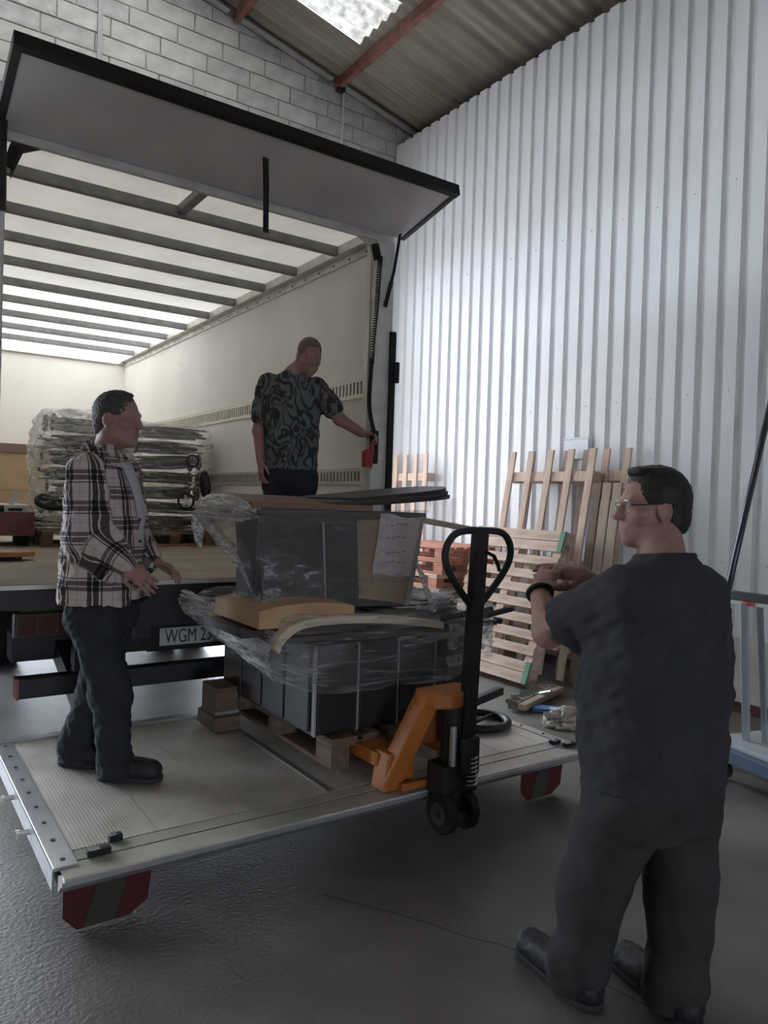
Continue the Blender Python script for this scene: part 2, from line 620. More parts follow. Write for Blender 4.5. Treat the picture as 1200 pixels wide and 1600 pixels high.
# cornice rails where roof and side walls meet
for xa, xb in ((TX1 - .075, TX1), (TX0, TX0 + .075)):
    b = MB()
    b.bx((xa, TY0 + .06, RZ - .06), (xb, TY1, RZ + .01))
    xw = TX1 - .014 if xa > 2 else TX0
    b.bx((xw, TY0 + .06, RZ - .125), (xw + .014, TY1, RZ - .05))
    r_ = b.build('roof_rail', m_alu, T)
    s_ = MB()
    for k in range(28):
        yy = 4.75 + k * .24
        xx = xw - .002 if xa > 2 else xw + .016
        s_.bc((xx, yy, RZ - .10), (.006, .014, .014))
    s_.build('rivets', m_dkmetal, r_)['kind'] = 'stuff'
b = MB()
b.bx((TX0, TY1 - .05, RZ - .09), (TX1, TY1, RZ + .01))
b.build('roof_rail', m_alu, T)
# header and corner posts of the rear portal
b = MB()
b.bx((TX0 - .06, TY0 - .005, RZ - .085), (TX1 + .06, TY0 + .06, RZ + .02))
b.bx((TX0 - .06, TY0 - .012, RZ - .100), (TX1 + .06, TY0 + .012, RZ - .080))
b.build('header', m_alu, T, bevel=.004)
for sx in (0, 1):
    xa = TX1 - .09 if sx else TX0 - .10
    b = MB()
    b.bx((xa, TY0 - .005, FZ - .09), (xa + .16, TY0 + .10, RZ - .08))
    b.bx((xa - .012 if sx else xa + .16, TY0 + .05, FZ), (xa if sx else xa + .172, TY0 + .11, RZ - .1))
    p = b.build('corner_post', m_alu, T, bevel=.004)
    b = MB()
    xs = TX1 + .045 if sx else TX0 - .105
    b.bx((xs, TY0 - .03, FZ - .02), (xs + .045, TY0 + .03, 2.86))
    b.bx((xs + (.03 if sx else -.02), TY0 - .045, 2.49), (xs + (.07 if sx else .02), TY0 + .02, 2.64))
    b.build('door_seal', m_rubber, p)
    # gusset in the upper corner
    b = MB()
    g = TX1 - .09 if sx else TX0 + .09
    d_ = -1 if sx else 1
    b.prism([(g, RZ - .30), (g, RZ - .09), (g + d_ * .16, RZ - .09), (g + d_ * .06, RZ - .14)], 1, TY0 + .012, TY0 + .03)
    b.build('gusset', m_dkmetal if not sx else m_alu, p)
    b = MB()
    b.beam((g + d_ * .015, TY0 + .0, RZ - .13), (g - d_ * .015, TY0 + .0, RZ - .24), .05, .03, up=(0, 1, 0))
    b.build('door_latch', m_rubber, p)

# lashing rails with slots along the right wall
def lash(z0, z1, xw, side):
    m = MB()
    t = .014
    xa, xb = (xw - t, xw) if side > 0 else (xw, xw + t)
    h = z1 - z0
    ends = (TY0 + .12, TY1 - .1)
    m.bx((xa, ends[0], z0), (xb, ends[1], z0 + h * .20))
    m.bx((xa, ends[0], z1 - h * .20), (xb, ends[1], z1))
    y = ends[0]
    while y < ends[1]:
        m.bx((xa, y, z0 + h * .2), (xb, y + .030, z1 - h * .2))
        y += .052
    return m


m_lash = mat('cream_rail', (0.58, 0.54, 0.46), 0.45, metal=0.3)
m_slot = mat('slot_dark', (0.045, 0.042, 0.04), 0.8)
for z0, z1 in ((2.40, 2.555), (1.74, 1.865)):
    r_ = lash(z0, z1, TX1, 1).build('lashing_rail', m_lash, T)
    b = MB()
    b.bx((TX1 - .006, TY0 + .13, z0 + .02), (TX1 - .001, TY1 - .12, z1 - .02))
    b.build('slot_backing', m_slot, r_)
    r_ = lash(z0, z1, TX0, -1).build('lashing_rail', m_lash, T)

# raised rear flap
hinge = Vector((0, 4.49, 3.585))
outer = Vector((0, 3.88, 3.725))
dv = (outer - hinge)
fl = dv.length
dv.normalize()
FM = Matrix(((1, 0, 0, 0), (0, dv.y, -dv.z, hinge.y), (0, dv.z, dv.y, hinge.z), (0, 0, 0, 1)))
# local frame: x world x, y along the flap outwards, z = underside normal pointing down
def fm(p):
    return Vector((p[0], hinge.y + dv.y * p[1] + dv.z * p[2], hinge.z + dv.z * p[1] - dv.y * p[2]))
def fbx(m, lo, hi):
    (a, b_, c), (d, e, f) = lo, hi
    vs = [fm(p) for p in ((a, b_, c), (d, b_, c), (d, e, c), (a, e, c), (a, b_, f), (d, b_, f), (d, e, f), (a, e, f))]
    m.add(vs, [(0, 3, 2, 1), (4, 5, 6, 7), (0, 1, 5, 4), (1, 2, 6, 5), (2, 3, 7, 6), (3, 0, 4, 7)])
b = MB()
fbx(b, (.53, 0.0, -.035), (3.17, fl - .015, -.0))
flap = b.build('rear_flap', m_flap, T)
b = MB()
fbx(b, (.505, fl - .03, -.05), (3.20, fl + .015, .022))
b.build('edge_seal', m_rubber, flap)
b = MB()
fbx(b, (.505, 0, -.04), (.545, fl, .02))
b.build('edge_seal', m_dkmetal, flap)
b = MB()
fbx(b, (3.165, 0, -.045), (3.20, fl, -.01))
b.build('edge_seal', m_dkmetal, flap)
b = MB()
for (x, y) in ((.62, .50), (3.10, .50), (.66, .10), (.70, .13), (.70, .08), (1.78, .09), (1.82, .12), (1.82, .07), (3.02, .10), (3.06, .13), (3.06, .07), (2.98, .06)):
    fbx(b, (x - .012, y - .012, 0), (x + .012, y + .012, .008))
b.build('bolts', m_rubber, flap)['kind'] = 'stuff'
for x in (.60, 3.13):
    b = MB()
    fbx(b, (x - .05, -.02, -.01), (x + .05, .10, .05))
    fbx(b, (x - .02, .02, .03), (x + .06, .07, .10))
    b.build('hinge_bracket', m_alu if x > 2 else m_dkmetal, flap, bevel=.006)
b = MB()
b.tube([fm((3.15, .06, .06)), (3.075, 4.42, 3.28), (3.02, 4.44, 3.02)], .011, 8)
b.tube([(3.06, 4.43, 3.2), (3.02, 4.44, 3.02)], .016, 8)
b.build('gas_strut', m_rubber, flap)
b = MB()
b.tube([fm((.545, .06, .06)), (.535, 4.40, 3.45), (.545, 4.44, 3.10)], .02, 8)
b.build('gas_strut', m_dkmetal, flap)
# pull strap hanging from the flap
b = MB()
b.beam((1.895, 4.10, 3.672), (1.905, 4.10, 3.45), .036, .008, up=(0, 1, 0))
b.beam((1.905, 4.10, 3.45), (1.915, 4.11, 3.205), .034, .008, up=(0, 1, 0))
b.sphere((1.893, 4.10, 3.668), .03, sc=(1, 1, .6))
b.build('pull_strap', m_rubber, flap)

# chassis, lights, number plate, under-ride beam, rear wheels
b = MB()
for x in (1.35, 2.25):
    b.bx((x, 4.62, .72), (x + .10, 11.2, .98))
b.bx((.70, 4.58, .80), (2.95, 4.70, .96))
for y in (5.6, 6.6, 8.8, 10.0):
    b.bx((.62, y, .90), (3.02, y + .08, .99))
b.build('chassis_frame', m_dkmetal, T)
for x in (.66, 2.62):
    b = MB()
    b.bx((x, 4.52, .79), (x + .34, 4.60, .93))
    tl = b.build('tail_light', mat('tail_light_housing', (.03, .02, .02), .4), T, bevel=.008)
    for k, c in enumerate(((.06, .008, .007), (.055, .02, .01), (.05, .006, .006))):
        b = MB()
        b.bx((x + .02 + k * .105, 4.512, .805), (x + .115 + k * .105, 4.522, .915))
        b.build('lens', mat('lens_%d' % k, c, .25), tl)
b = MB()
b.bx((.69, 4.56, .44), (2.95, 4.66, .555))
bar = b.build('under_ride_bar', m_dkmetal, T, bevel=.008)
b = MB()
b.bx((.683, 4.552, .44), (.698, 4.662, .556))
b.build('bar_end_cap', mat('faded_red_reflector', (.30, .10, .08), .4), bar)
for x in (1.0, 2.55):
    b = MB()
    b.bx((x, 4.60, .5), (x + .08, 4.68, .90))
    b.build('bar_bracket', m_dkmetal, T)
b = MB()
b.bx((1.525, 4.672, .652), (2.045, 4.682, .766))
plate = b.build('number_plate', mat('plate_white', (.50, .50, .47), .4), T, bevel=.004)
font('plate_text', 'WGM 23', .125, mat('plate_black', (.02, .02, .02), .5), plate,
     Matrix.Translation((1.715, 4.670, .706)) @ Matrix.Rotation(PI / 2, 4, 'X') @ Matrix.Diagonal((.66, 1.02, 1, 1)))
b = MB()
b.bx((1.45, 4.682, .62), (2.10, 4.70, .82))
b.build('plate_holder', m_rubber, T)
for x in (.64, .95, 2.45, 2.76):
    b = MB()
    prof = [(.25, -.12), (.25, .12), (.40, .125), (.455, .09), (.455, -.09), (.40, -.125)]
    n = 28
    P = []
    for k in range(n + 1):
        a = 2 * PI * k / n
        P.append([(x + .12 + w, 7.75 + r * math.cos(a), .455 + r * math.sin(a)) for r, w in prof + [prof[0]]])
    b.grid(P)
    wh = b.build('wheel', m_rubber, T, smooth=False)
    b = MB()
    b.cyl((x + .06, 7.75, .455), (x + .18, 7.75, .455), .26, 20)
    b.build('rim', m_aludark, wh)
b = MB()
b.tube([(.75, 7.75, .455), (3.0, 7.75, .455)], .06, 10)
b.sphere((1.83, 7.75, .455), .19)
b.build('rear_axle', m_dkmetal, T)
for x in (.50, 3.02):  # side skirts, lengthened to block daylight under the truck
    b = MB()
    b.bx((x, 4.72, .20), (x + .05, 7.15, .98))
    b.bx((x, 8.35, .20), (x + .05, 11.2, .98))
    b.build('side_skirt', m_dkmetal, T, bevel=.01)
# lamp cluster hanging under the sill and a cable loop
b = MB()
b.bx((1.02, 4.70, .56), (1.17, 4.82, .67))
lampb = b.build('work_lamp', m_dkmetal, T, bevel=.015)
b = MB()
b.prism([(1.015, .545), (1.10, .53), (1.13, .60), (1.03, .665)], 1, 4.685, 4.699)
b.build('lamp_glass', m_white, lampb)
b = MB()
b.tube([(1.0, 4.75, .76), (1.06, 4.74, .71), (1.13, 4.74, .68), (1.2, 4.75, .70)], .008, 6)
b.tube([(1.02, 4.76, .77), (1.08, 4.75, .70), (1.15, 4.75, .665), (1.2, 4.76, .68)], .008, 6)
b.build('cable_loop', m_rubber, T)

# tail lift
PX0, PX1, PY0, PY1, PZ = .555, 3.25, 2.66, 4.29, .30
b = MB()
b.bx((PX0 + .01, PY0 + .06, PZ - .075), (PX1 - .01, PY1, PZ - .006))
plat = b.build('tail_lift_platform', m_dkmetal, T)
# extruded deck planks run front to back, narrow ribbed ones at the left end
px = PX0 + .075
widths = [.15, .17] + [.32, .32, .30] + [.30] * 8
k = 0
while px < PX1 - .06:
    w = min(widths[k], PX1 - .06 - px)
    ribs = k < 2
    b = MB()
    if ribs:
        nr = int(w / .0125)
        for q in range(nr):
            x0 = px + q * w / nr
            b.bx((x0 + .002, PY0 + .205, PZ - .006), (x0 + w / nr - .0025, PY1 - .05, PZ + .0005))
        b.bx((px, PY0 + .205, PZ - .008), (px + w, PY1 - .05, PZ - .0025))
    else:
        b.bx((px + .0015, PY0 + .205, PZ - .008), (px + w - .0015, PY1 - .05, PZ))
    b.build('deck_plank', m_plat, plat)
    px += w
    k += 1
# front nose profiles running across
for y0_, y1_, hh in ((PY0 + .125, PY0 + .200, -.002), (PY0 + .004, PY0 + .118, -.004)):
    b = MB()
    n = int((y1_ - y0_) / .0105)
    for q in range(n):
        yy = y0_ + q * (y1_ - y0_) / n
        b.bx((PX0 + .01, yy + .0015, PZ - .01), (PX1 - .01, yy + (y1_ - y0_) / n - .0015, PZ + hh))
    b.bx((PX0 + .01, y0_, PZ - .02), (PX1 - .01, y1_, PZ + hh - .004))
    b.build('nose_profile', m_plat, plat)
b = MB()
b.prism([(PY0 - .006, PZ - .012), (PY0 + .06, PZ - .012), (PY0 + .06, PZ - .075), (PY0 + .012, PZ - .032), (PY0 - .006, PZ - .028)], 0, PX0, PX1)
b.build('nose_edge', m_platlt, plat)
for xa, xb in ((PX0 - .012, PX0 + .072), (PX1 - .06, PX1 + .004)):
    b = MB()
    b.bx((xa, PY0 + .085, PZ - .01), (xb, PY1, PZ + .004))
    lo = xa if xa < 1 else xb - .006
    b.bx((lo, PY0 + .10, PZ - .085), (lo + .006, PY1, PZ))
    s_ = b.build('side_flange', m_platlt, plat, bevel=.002)
    b = MB()
    xm = (xa + xb) / 2
    for q in range(9):
        b.cyl((xm, PY0 + .14 + q * .175, PZ + .003), (xm, PY0 + .14 + q * .175, PZ + .007), .009, 8)
    b.build('screw_heads', m_dkmetal, s_)['kind'] = 'stuff'
b = MB()
b.bx((PX0, PY1 - .05, PZ - .03), (PX1, PY1 + .02, PZ + .008))
b.build('rear_edge', m_platlt, plat, bevel=.003)
# middle fold seam rail
b = MB()
b.bx((1.715, PY0 + .205, PZ - .002), (1.745, PY1 - .05, PZ + .006))
b.build('fold_seam', m_aludark, plat)
# raised roll stops (two each side)
for (x, y, sx, sy, sz) in ((.705, 2.785, .085, .035, .024), (.785, 2.865, .05, .035, .026), (3.155, 2.825, .06, .04, .02), (3.195, 2.755, .085, .035, .02)):
    b = MB()
    b.bc((x, y, PZ + sz / 2), (sx, sy, sz))
    st = b.build('roll_stop', m_rubber, plat, bevel=.005)
    b = MB()
    b.bc((x - sx * .2, y, PZ + sz), (sx * .45, sy * .8, .006))
    b.build('stop_plate', m_platlt, st)
# warning flags under the front corners
for fx, s in ((.60, 1), (2.93, -1)):
    b = MB()
    b.prism([(fx + .05, .004), (fx + .24, .006), (fx + .31, .05), (fx + .33, .225), (fx, .225), (fx, .06)], 1, PY0 + .19, PY0 + .196)
    fg = b.build('warning_flag', m_flagred, plat)
    b = MB()
    b.prism([(fx + .07, .008), (fx + .18, .010), (fx + .25, .222), (fx + .14, .222)], 1, PY0 + .184, PY0 + .19)
    b.build('flag_stripe', m_flagwhite, fg)
# lift arms
for x in (1.05, 2.65):
    b = MB()
    b.beam((x, PY1 - .05, PZ - .05), (x, 5.3, .60), .09, .14)
    b.build('lift_arm', m_dkmetal, T)
b = MB()
b.bx((.75, 5.2, .52), (2.9, 5.4, .70))
b.build('lift_beam', m_dkmetal, T)
# lock pins on the left side
for yy in (3.22, 3.62):
    b = MB()
    b.cyl((PX0 - .06, yy, PZ - .05), (PX0 - .005, yy, PZ - .05), .012, 8)
    b.bx((PX0 - .06, yy - .02, PZ - .062), (PX0 - .045, yy + .02, PZ - .04))
    b.build('lock_pin', m_alu, plat)
# ================================================================== PALLETS
def wood(name, c, c2):
    return mat(name, c, 0.75, var=0.2, scale=5, bump=0.25, bscale=30, detail=8, color2=c2, stretch=(.9, 6, 6))


m_pine = wood('pale_pine', (0.64, 0.50, 0.40), (0.44, 0.32, 0.24))
m_pine2 = wood('pale_pine_pink', (0.66, 0.51, 0.42), (0.48, 0.34, 0.26))
m_pine3 = wood('weathered_pine', (0.40, 0.31, 0.24), (0.28, 0.21, 0.16))
m_redwood = wood('red_stained_pine', (0.50, 0.21, 0.13), (0.34, 0.13, 0.08))
m_brownwood = wood('brown_old_pine', (0.20, 0.13, 0.09), (0.12, 0.08, 0.055))
m_green = mat('green_end_paint', (0.10, 0.25, 0.15), 0.7)
PINES = [m_pine, m_pine2, m_pine]
_plank_cache = {}


def plank(name, size, material, parent, loc):
    """a board with softly broken edges; equal sizes share mesh data"""
    key = (tuple(round(s, 4) for s in size), material.name)
    me = _plank_cache.get(key)
    if me is None:
        sx, sy, sz = size
        e = min(0.004, min(size) * .2)
        m = MB()
        prof = [(e, 0), (sy - e, 0), (sy, e), (sy, sz - e), (sy - e, sz), (e, sz), (0, sz - e), (0, e)]
        m.prism([(p[0], p[1]) for p in prof], 0, 0, sx)
        me = m.mesh(name, material)
        _plank_cache[key] = me
    o = bpy.data.objects.new(name, me)
    COL.objects.link(o)
    o.parent = parent
    o.location = loc
    return o


def frame_matrix(o, x, y, z):
    m = Matrix.Identity(4)
    for i in range(3):
        m[i][0], m[i][1], m[i][2], m[i][3] = x[i], y[i], z[i], o[i]
    return m


def slat_pallet(root, L, W, slats, mats, stringers, depth=.13, bottoms=True):
    """slats run along x; spread along y; face +z. stringers: y-direction bearers at given x"""
    t = .020
    for (y, w) in slats:
        plank('slat', (L, w, t), random.choice(mats), root, (0, y, -t))
    for x in stringers:
        plank('bearer', (.095, W, .022), random.choice(mats), root, (x, 0, -t - .022))
        for y in (0, W / 2 - .06, W - .12):
            plank('spacer_block', (.095, .12, .075), random.choice(mats), root, (x, y, -t - .022 - .075))
        if bottoms:
            plank('bottom_board', (.095, W, .020), random.choice(mats), root, (x, 0, -t - .022 - .095))


# leaning pallet, slats across
d_ = Vector((.46, 0, 1.35)).normalized()
n_ = Vector((-1.35, 0, .46)).normalized()
p1 = empty('leaning_pallet', (4.72, 5.75, .05), 'pale slatted pallet with green painted corners leaning in front of the others', 'pallet', 'wooden pallets by the sheet wall')
p1.matrix_basis = frame_matrix((4.72, 5.75, .055), (0, -1, 0), d_, n_)
ys, y = [], 0.0
for w in (.10, .10):
    ys.append((y, w - .004))
    y += w
for k in range(7):
    y += .053
    ys.append((y, .085))
    y += .085
y += .053
for w in (.10, .10):
    ys.append((y, w - .004))
    y += w
slat_pallet(p1, 1.16, y, ys, PINES, (.0, .53, 1.06))
for yy in (0, y - .2):
    for xx in (1.16 - .055, -.002):
        m = MB()
        m.bx((xx, yy, -.021), (xx + .057, yy + .196, .002))
        m.build('green_paint', m_green, p1, world=False)


def upright(name, label, base, top_off, ylen, n, height, sw, mats, grp='wooden pallets by the sheet wall', stringers=(.25, 1.0, 1.85), first=0.0, nolast=False):
    """long pallet standing on end, slats vertical, leaning towards +X"""
    up = Vector((top_off, 0, height)).normalized()
    nrm = Vector((-height, 0, top_off)).normalized()
    r = empty(name, base, label, 'pallet', grp)
    # x axis up, y axis = z x x
    yv = nrm.cross(up)
    r.matrix_basis = frame_matrix(base, up, yv, nrm)
    step = (ylen - sw) / (n - 1)
    sl = [(first + k * step, sw) for k in range(n)]
    LL = math.hypot(top_off, height)
    slat_pallet(r, LL, ylen, sl, mats, [s for s in stringers if s < LL - .05])
    return r


upright('upright_pallet', 'long pallet standing on end, nearest to camera of the slatted ones behind', (5.16, 4.56, .045), .36, 1.13, 5, 2.13, .085, PINES)
upright('upright_pallet', 'long pallet standing on end, tight against the wall behind another', (5.36, 4.28, .045), .30, 1.27, 6, 2.13, .08, [m_pine2, m_pine3])
upright('upright_pallet', 'narrow brown pallet standing right of the tall ones, near face of man in black', (5.19, 4.20, .045), .25, .32, 3, 1.80, .095, [m_pine3, m_pine, m_brownwood], stringers=(.1, .85, 1.68))
upright('upright_pallet', 'pallet standing upright at the far end of wall beside truck post', (5.55, 7.22, .04), .06, .92, 5, 2.18, .085, PINES, stringers=(.3, 1.0, 1.85))


def eur_pallet(name, label, loc, rz, mt, group=None, cat='pallet'):
    """1.2 along x, 0.8 along y, centred; bottom at z 0"""
    r = empty(name, loc, label, cat, group, rot=(0, 0, rz))
    pick = lambda: random.choice(mt)
    for y, w in ((-.40, .145), (-.2225, .10), (-.0725, .145), (.1225, .10), (.255, .145)):
        plank('top_board', (1.2, w, .022), pick(), r, (-.6, y, .122))
    for x in (-.6, -.0725, .455):
        plank('cross_board', (.145, .8, .022), pick(), r, (x, -.4, .100))
        for y, w in ((-.4, .10), (-.0725, .145), (.3, .10)):
            plank('spacer_block', (.145, w, .078), pick(), r, (x, y, .022))
    for y, w in ((-.4, .10), (-.0725, .145), (.3, .10)):
        plank('bottom_board', (1.2, w, .022), pick(), r, (-.6, y, 0))
    return r


stack_desc = ['bottom pallet, dark and old, of the low flat stack by wall', 'second pallet from floor in the low flat stack', 'third pallet from floor in the low flat stack',
              'middle brown pallet of the low flat stack by wall', 'brownish pallet fifth from floor in the low flat stack', 'third pallet from top of flat stack, with a few red boards', 'second red pallet from top of the flat stack', 'red-stained pallet lying on top of the low flat stack']
for k in range(8):
    mt = [m_redwood] if k >= 6 else ([m_redwood, m_pine] if k == 5 else [m_brownwood, m_pine3, m_pine])
    eur_pallet('flat_pallet', stack_desc[k], (5.28 + random.uniform(-.02, .02), 6.62 + random.uniform(-.04, .04), k * .1445), PI / 2 + random.uniform(-.03, .03), mt, 'flat pallet stack')

# clear plastic sleeve hanging on the wall above the pallets
doc = empty('document_sleeve', (5.79, 5.02, 2.15), 'clear plastic sleeve hanging on the wall above tall pallets', 'sleeve')
b = MB()
b.bx((5.765, 4.87, 2.10), (5.775, 5.18, 2.29))
b.build('sleeve_front', mat('milky_plastic', (.72, .75, .80), .15, spec=.8), doc)
b = MB()
b.tube([(5.77, 4.86, 2.30), (5.77, 5.19, 2.30)], .012, 8)
b.build('top_rail', mat('milky_plastic_rail', (.8, .82, .86), .2), doc)
# ================================================================== LOAD ON THE TAIL LIFT AND THE PALLET TRUCK
def film_mat(name, base=0.10, amt=0.75, stretch=(1, 1, 6), scale=5.0, tint=(0.86, 0.86, 0.88), lo=.45, hi=.78, rough=.16, bump=.9, gloss=.35):
    """stretch film: mostly clear, whitish where it creases, shiny"""
    m = bpy.data.materials.new(name)
    m.use_nodes = True
    nt = m.node_tree
    nt.nodes.remove(nt.nodes['Principled BSDF'])
    out = nt.nodes['Material Output']
    N = nt.nodes.new
    tc = N('ShaderNodeTexCoord')
    mp = N('ShaderNodeMapping')
    mp.inputs['Scale'].default_value = stretch
    nt.links.new(tc.outputs['Object'], mp.inputs['Vector'])
    n1 = N('ShaderNodeTexNoise')
    n1.inputs['Scale'].default_value = scale
    n1.inputs['Detail'].default_value = 8
    n1.inputs['Distortion'].default_value = 1.6
    nt.links.new(mp.outputs['Vector'], n1.inputs['Vector'])
    n2 = N('ShaderNodeTexNoise')
    n2.inputs['Scale'].default_value = scale * 4
    n2.inputs['Detail'].default_value = 6
    n2.inputs['Distortion'].default_value = 2.5
    nt.links.new(mp.outputs['Vector'], n2.inputs['Vector'])
    mr = N('ShaderNodeMapRange')
    mr.inputs['From Min'].default_value = lo
    mr.inputs['From Max'].default_value = hi
    mr.inputs['To Min'].default_value = base
    mr.inputs['To Max'].default_value = amt
    nt.links.new(n1.outputs['Fac'], mr.inputs['Value'])
    bp = N('ShaderNodeBump')
    bp.inputs['Strength'].default_value = bump
    bp.inputs['Distance'].default_value = .02
    nt.links.new(n2.outputs['Fac'], bp.inputs['Height'])
    tr = N('ShaderNodeBsdfTransparent')
    gl = N('ShaderNodeBsdfGlossy')
    gl.inputs['Roughness'].default_value = rough
    gl.inputs['Color'].default_value = (1, 1, 1, 1)
    df = N('ShaderNodeBsdfDiffuse')
    df.inputs['Color'].default_value = tint + (1,)
    tl = N('ShaderNodeBsdfTranslucent')
    tl.inputs['Color'].default_value = tint + (1,)
    for n in (gl, df, tl):
        nt.links.new(bp.outputs['Normal'], n.inputs['Normal'])
    m1 = N('ShaderNodeMixShader')
    m1.inputs[0].default_value = .5
    nt.links.new(df.outputs[0], m1.inputs[1])
    nt.links.new(tl.outputs[0], m1.inputs[2])
    m2 = N('ShaderNodeMixShader')
    m2.inputs[0].default_value = gloss
    nt.links.new(m1.outputs[0], m2.inputs[1])
    nt.links.new(gl.outputs[0], m2.inputs[2])
    m3 = N('ShaderNodeMixShader')
    nt.links.new(mr.outputs[0], m3.inputs[0])
    nt.links.new(tr.outputs[0], m3.inputs[1])
    nt.links.new(m2.outputs[0], m3.inputs[2])
    nt.links.new(m3.outputs[0], out.inputs['Surface'])
    return m


def nz(p, s=1.0, o=0.0):
    """cheap smooth noise in -1..1"""
    x, y, z = p[0] * s + o, p[1] * s + o * 1.7, p[2] * s - o
    return (math.sin(x * 5.1 + math.sin(y * 3.7 + z * 2.1) * 1.7) + math.sin(y * 6.3 + math.sin(z * 4.1 + x * 2.9) * 1.9) + math.sin(z * 7.7 + math.sin(x * 4.7 + y * 3.3) * 1.5)) / 3


def wrap(rings, n=120, amp=.012, seed=0.0, power=4.0, sub=5):
    """film drawn round a load: rings = (z, cx, cy, hx, hy), superellipse outline, creased"""
    full = []
    for a, b_ in zip(rings, rings[1:]):
        for k in range(sub):
            t = k / sub
            full.append([a[i] * (1 - t) + b_[i] * t for i in range(5)])
    full.append(list(rings[-1]))
    rows = []
    for (z, cx, cy, hx, hy) in full:
        row = []
        for j in range(n + 1):
            t = 2 * PI * j / n
            c, s = math.cos(t), math.sin(t)
            r = (abs(c) ** power + abs(s) ** power) ** (-1 / power)
            x, y = cx + hx * r * c, cy + hy * r * s
            q = nz((x * 1.5, y * 1.5, z * 3), 2.2, seed) * amp + nz((x, y, z * 2), 7.0, seed + 3) * amp * .45
            row.append((x + c * q, y + s * q, z + nz((x, y, z), 3.0, seed + 9) * amp * .9))
        rows.append(row)
    return MB().grid(rows)


LOADG = 'wrapped load on the tail lift'
m_blackwood = mat('black_lacquered_wood', (.024, .023, .024), .45, var=.2, scale=5)
m_dgrey = mat('dark_grey_laminate', (.048, .047, .048), .5, var=.15, scale=4)
m_tan = mat('tan_upholstery', (.50, .33, .19), .7, var=.12, scale=7)
m_creamwood = mat('cream_bent_plywood', (.66, .56, .42), .5, var=.08, scale=9)
m_oak = mat('oak_veneer', (.36, .24, .13), .6, var=.2, scale=4, stretch=(1, 1, .2))
m_brownboard = mat('red_brown_board', (.22, .115, .075), .6, var=.15, scale=4)
m_edge = mat('pale_edging', (.30, .29, .28), .5)
m_paper = mat('pinkish_paper', (.56, .48, .49), .8, var=.04, scale=4)
m_ink = mat('faint_ink', (.16, .12, .13), .8)

load_pallet = eur_pallet('load_pallet', 'brown pallet on the forks under the wrapped furniture load', (2.20, 3.58, .345), PI / 2, [m_brownwood])

# lower tier: dark cabinet with pale vertical edges
cab = empty('dark_cabinet', (2.22, 3.5, .49), 'dark cabinet with pale vertical edges at the bottom of the wrapped load', 'cabinet', LOADG)
b = MB()
b.bx((1.74, 3.06, .49), (2.70, 4.10, .93))
b.build('body', m_blackwood, cab, bevel=.006)
for k, x in enumerate((1.745, 1.98, 2.22, 2.46)):
    b = MB()
    b.bx((x + .008, 3.040, .51), (x + .225, 3.062, .92))
    b.build('door', m_blackwood, cab, bevel=.004)
for x in (1.735, 1.972, 2.212, 2.452, 2.69):
    b = MB()
    b.bx((x, 3.036, .495), (x + .009, 3.064, .925))
    b.build('edge_strip', m_edge, cab)
for k, y in enumerate((3.08, 3.34, 3.60, 3.86)):
    b = MB()
    b.bx((1.722, y, .51), (1.742, y + .24, .92))
    b.build('side_panel', m_blackwood, cab, bevel=.004)

# wooden box with a bright metal edge sticking out at the far left
wbx = empty('wooden_crate', (1.66, 4.0, .38), 'small wooden crate with bright metal edge at the left rear of load', 'crate', LOADG)
b = MB()
b.bx((1.60, 3.90, .385), (1.73, 4.12, .545))
b.build('body', m_brownwood, wbx, bevel=.004)
b = MB()
b.bx((1.597, 3.893, .40), (1.735, 3.903, .415))
b.build('metal_edge', m_platlt, wbx)
b = MB()
b.bx((1.585, 3.88, .31), (1.735, 4.14, .386))
b.build('base_board', m_brownwood, wbx)

# wide black frame (folded table) that makes the broad middle tier
tab = empty('folding_table', (2.1, 3.5, .93), 'black folded table lying flat across middle of wrapped load', 'table', LOADG)
b = MB()
b.bx((1.50, 3.00, .955), (2.86, 4.12, .985))
b.build('table_top', m_blackwood, tab, bevel=.006)
b = MB()
b.tube([(1.49, 3.02, .97), (1.49, 4.1, .97), (2.88, 4.1, .97), (2.90, 3.02, .97)], .017, 8)
b.build('tube_frame', m_dkmetal, tab, smooth=True)
b = MB()
b.tube([(2.40, 3.00, .985), (2.72, 2.98, 1.015), (2.93, 2.97, 1.045)], .017, 8)
b.build('table_leg', m_dkmetal, tab, smooth=True)
b = MB()
b.tube([(2.45, 2.99, 1.02), (2.80, 2.99, 1.05)], .015, 8)
b.build('table_leg', m_dkmetal, tab, smooth=True)
for k in range(3):
    b = MB()
    b.bx((2.36 + k * .12, 3.25 + k * .05, .99), (2.62 + k * .12, 3.7, 1.04 + k * .012))
    b.build('folded_leg', m_blackwood, tab, bevel=.004)

# tan upholstered seat
seat = empty('upholstered_seat', (1.65, 3.2, .99), 'tan upholstered seat with dark base showing through the film', 'seat', LOADG)
rows = []
for i in range(13):
    u = i / 12
    x = 1.43 + u * .50
    rows.append([])
    for j in range(9):
        v = j / 8
        z = 1.075 + .075 * math.sin(PI * (.15 + .7 * u)) ** .7 * (.55 + .45 * math.sin(PI * (.2 + .6 * v)))
        rows[-1].append((x, 3.02 + v * .52, z))
b = MB()
b.grid(rows)
b.grid([[r[0] for r in rows], [(r[0][0], r[0][1], 1.03) for r in rows]])
b.grid([[r[-1] for r in rows], [(r[-1][0], r[-1][1], 1.03) for r in rows]])
b.grid([rows[0], [(p[0], p[1], 1.03) for p in rows[0]]])
b.grid([rows[-1], [(p[0], p[1], 1.03) for p in rows[-1]]])
b.build('cushion', m_tan, seat, smooth=True)
b = MB()
b.bx((1.60, 3.0, .99), (2.0, 3.55, 1.05))
b.build('seat_base', m_blackwood, seat, bevel=.005)
b = MB()
b.bx((1.36, 3.05, .99), (1.60, 3.5, 1.02))
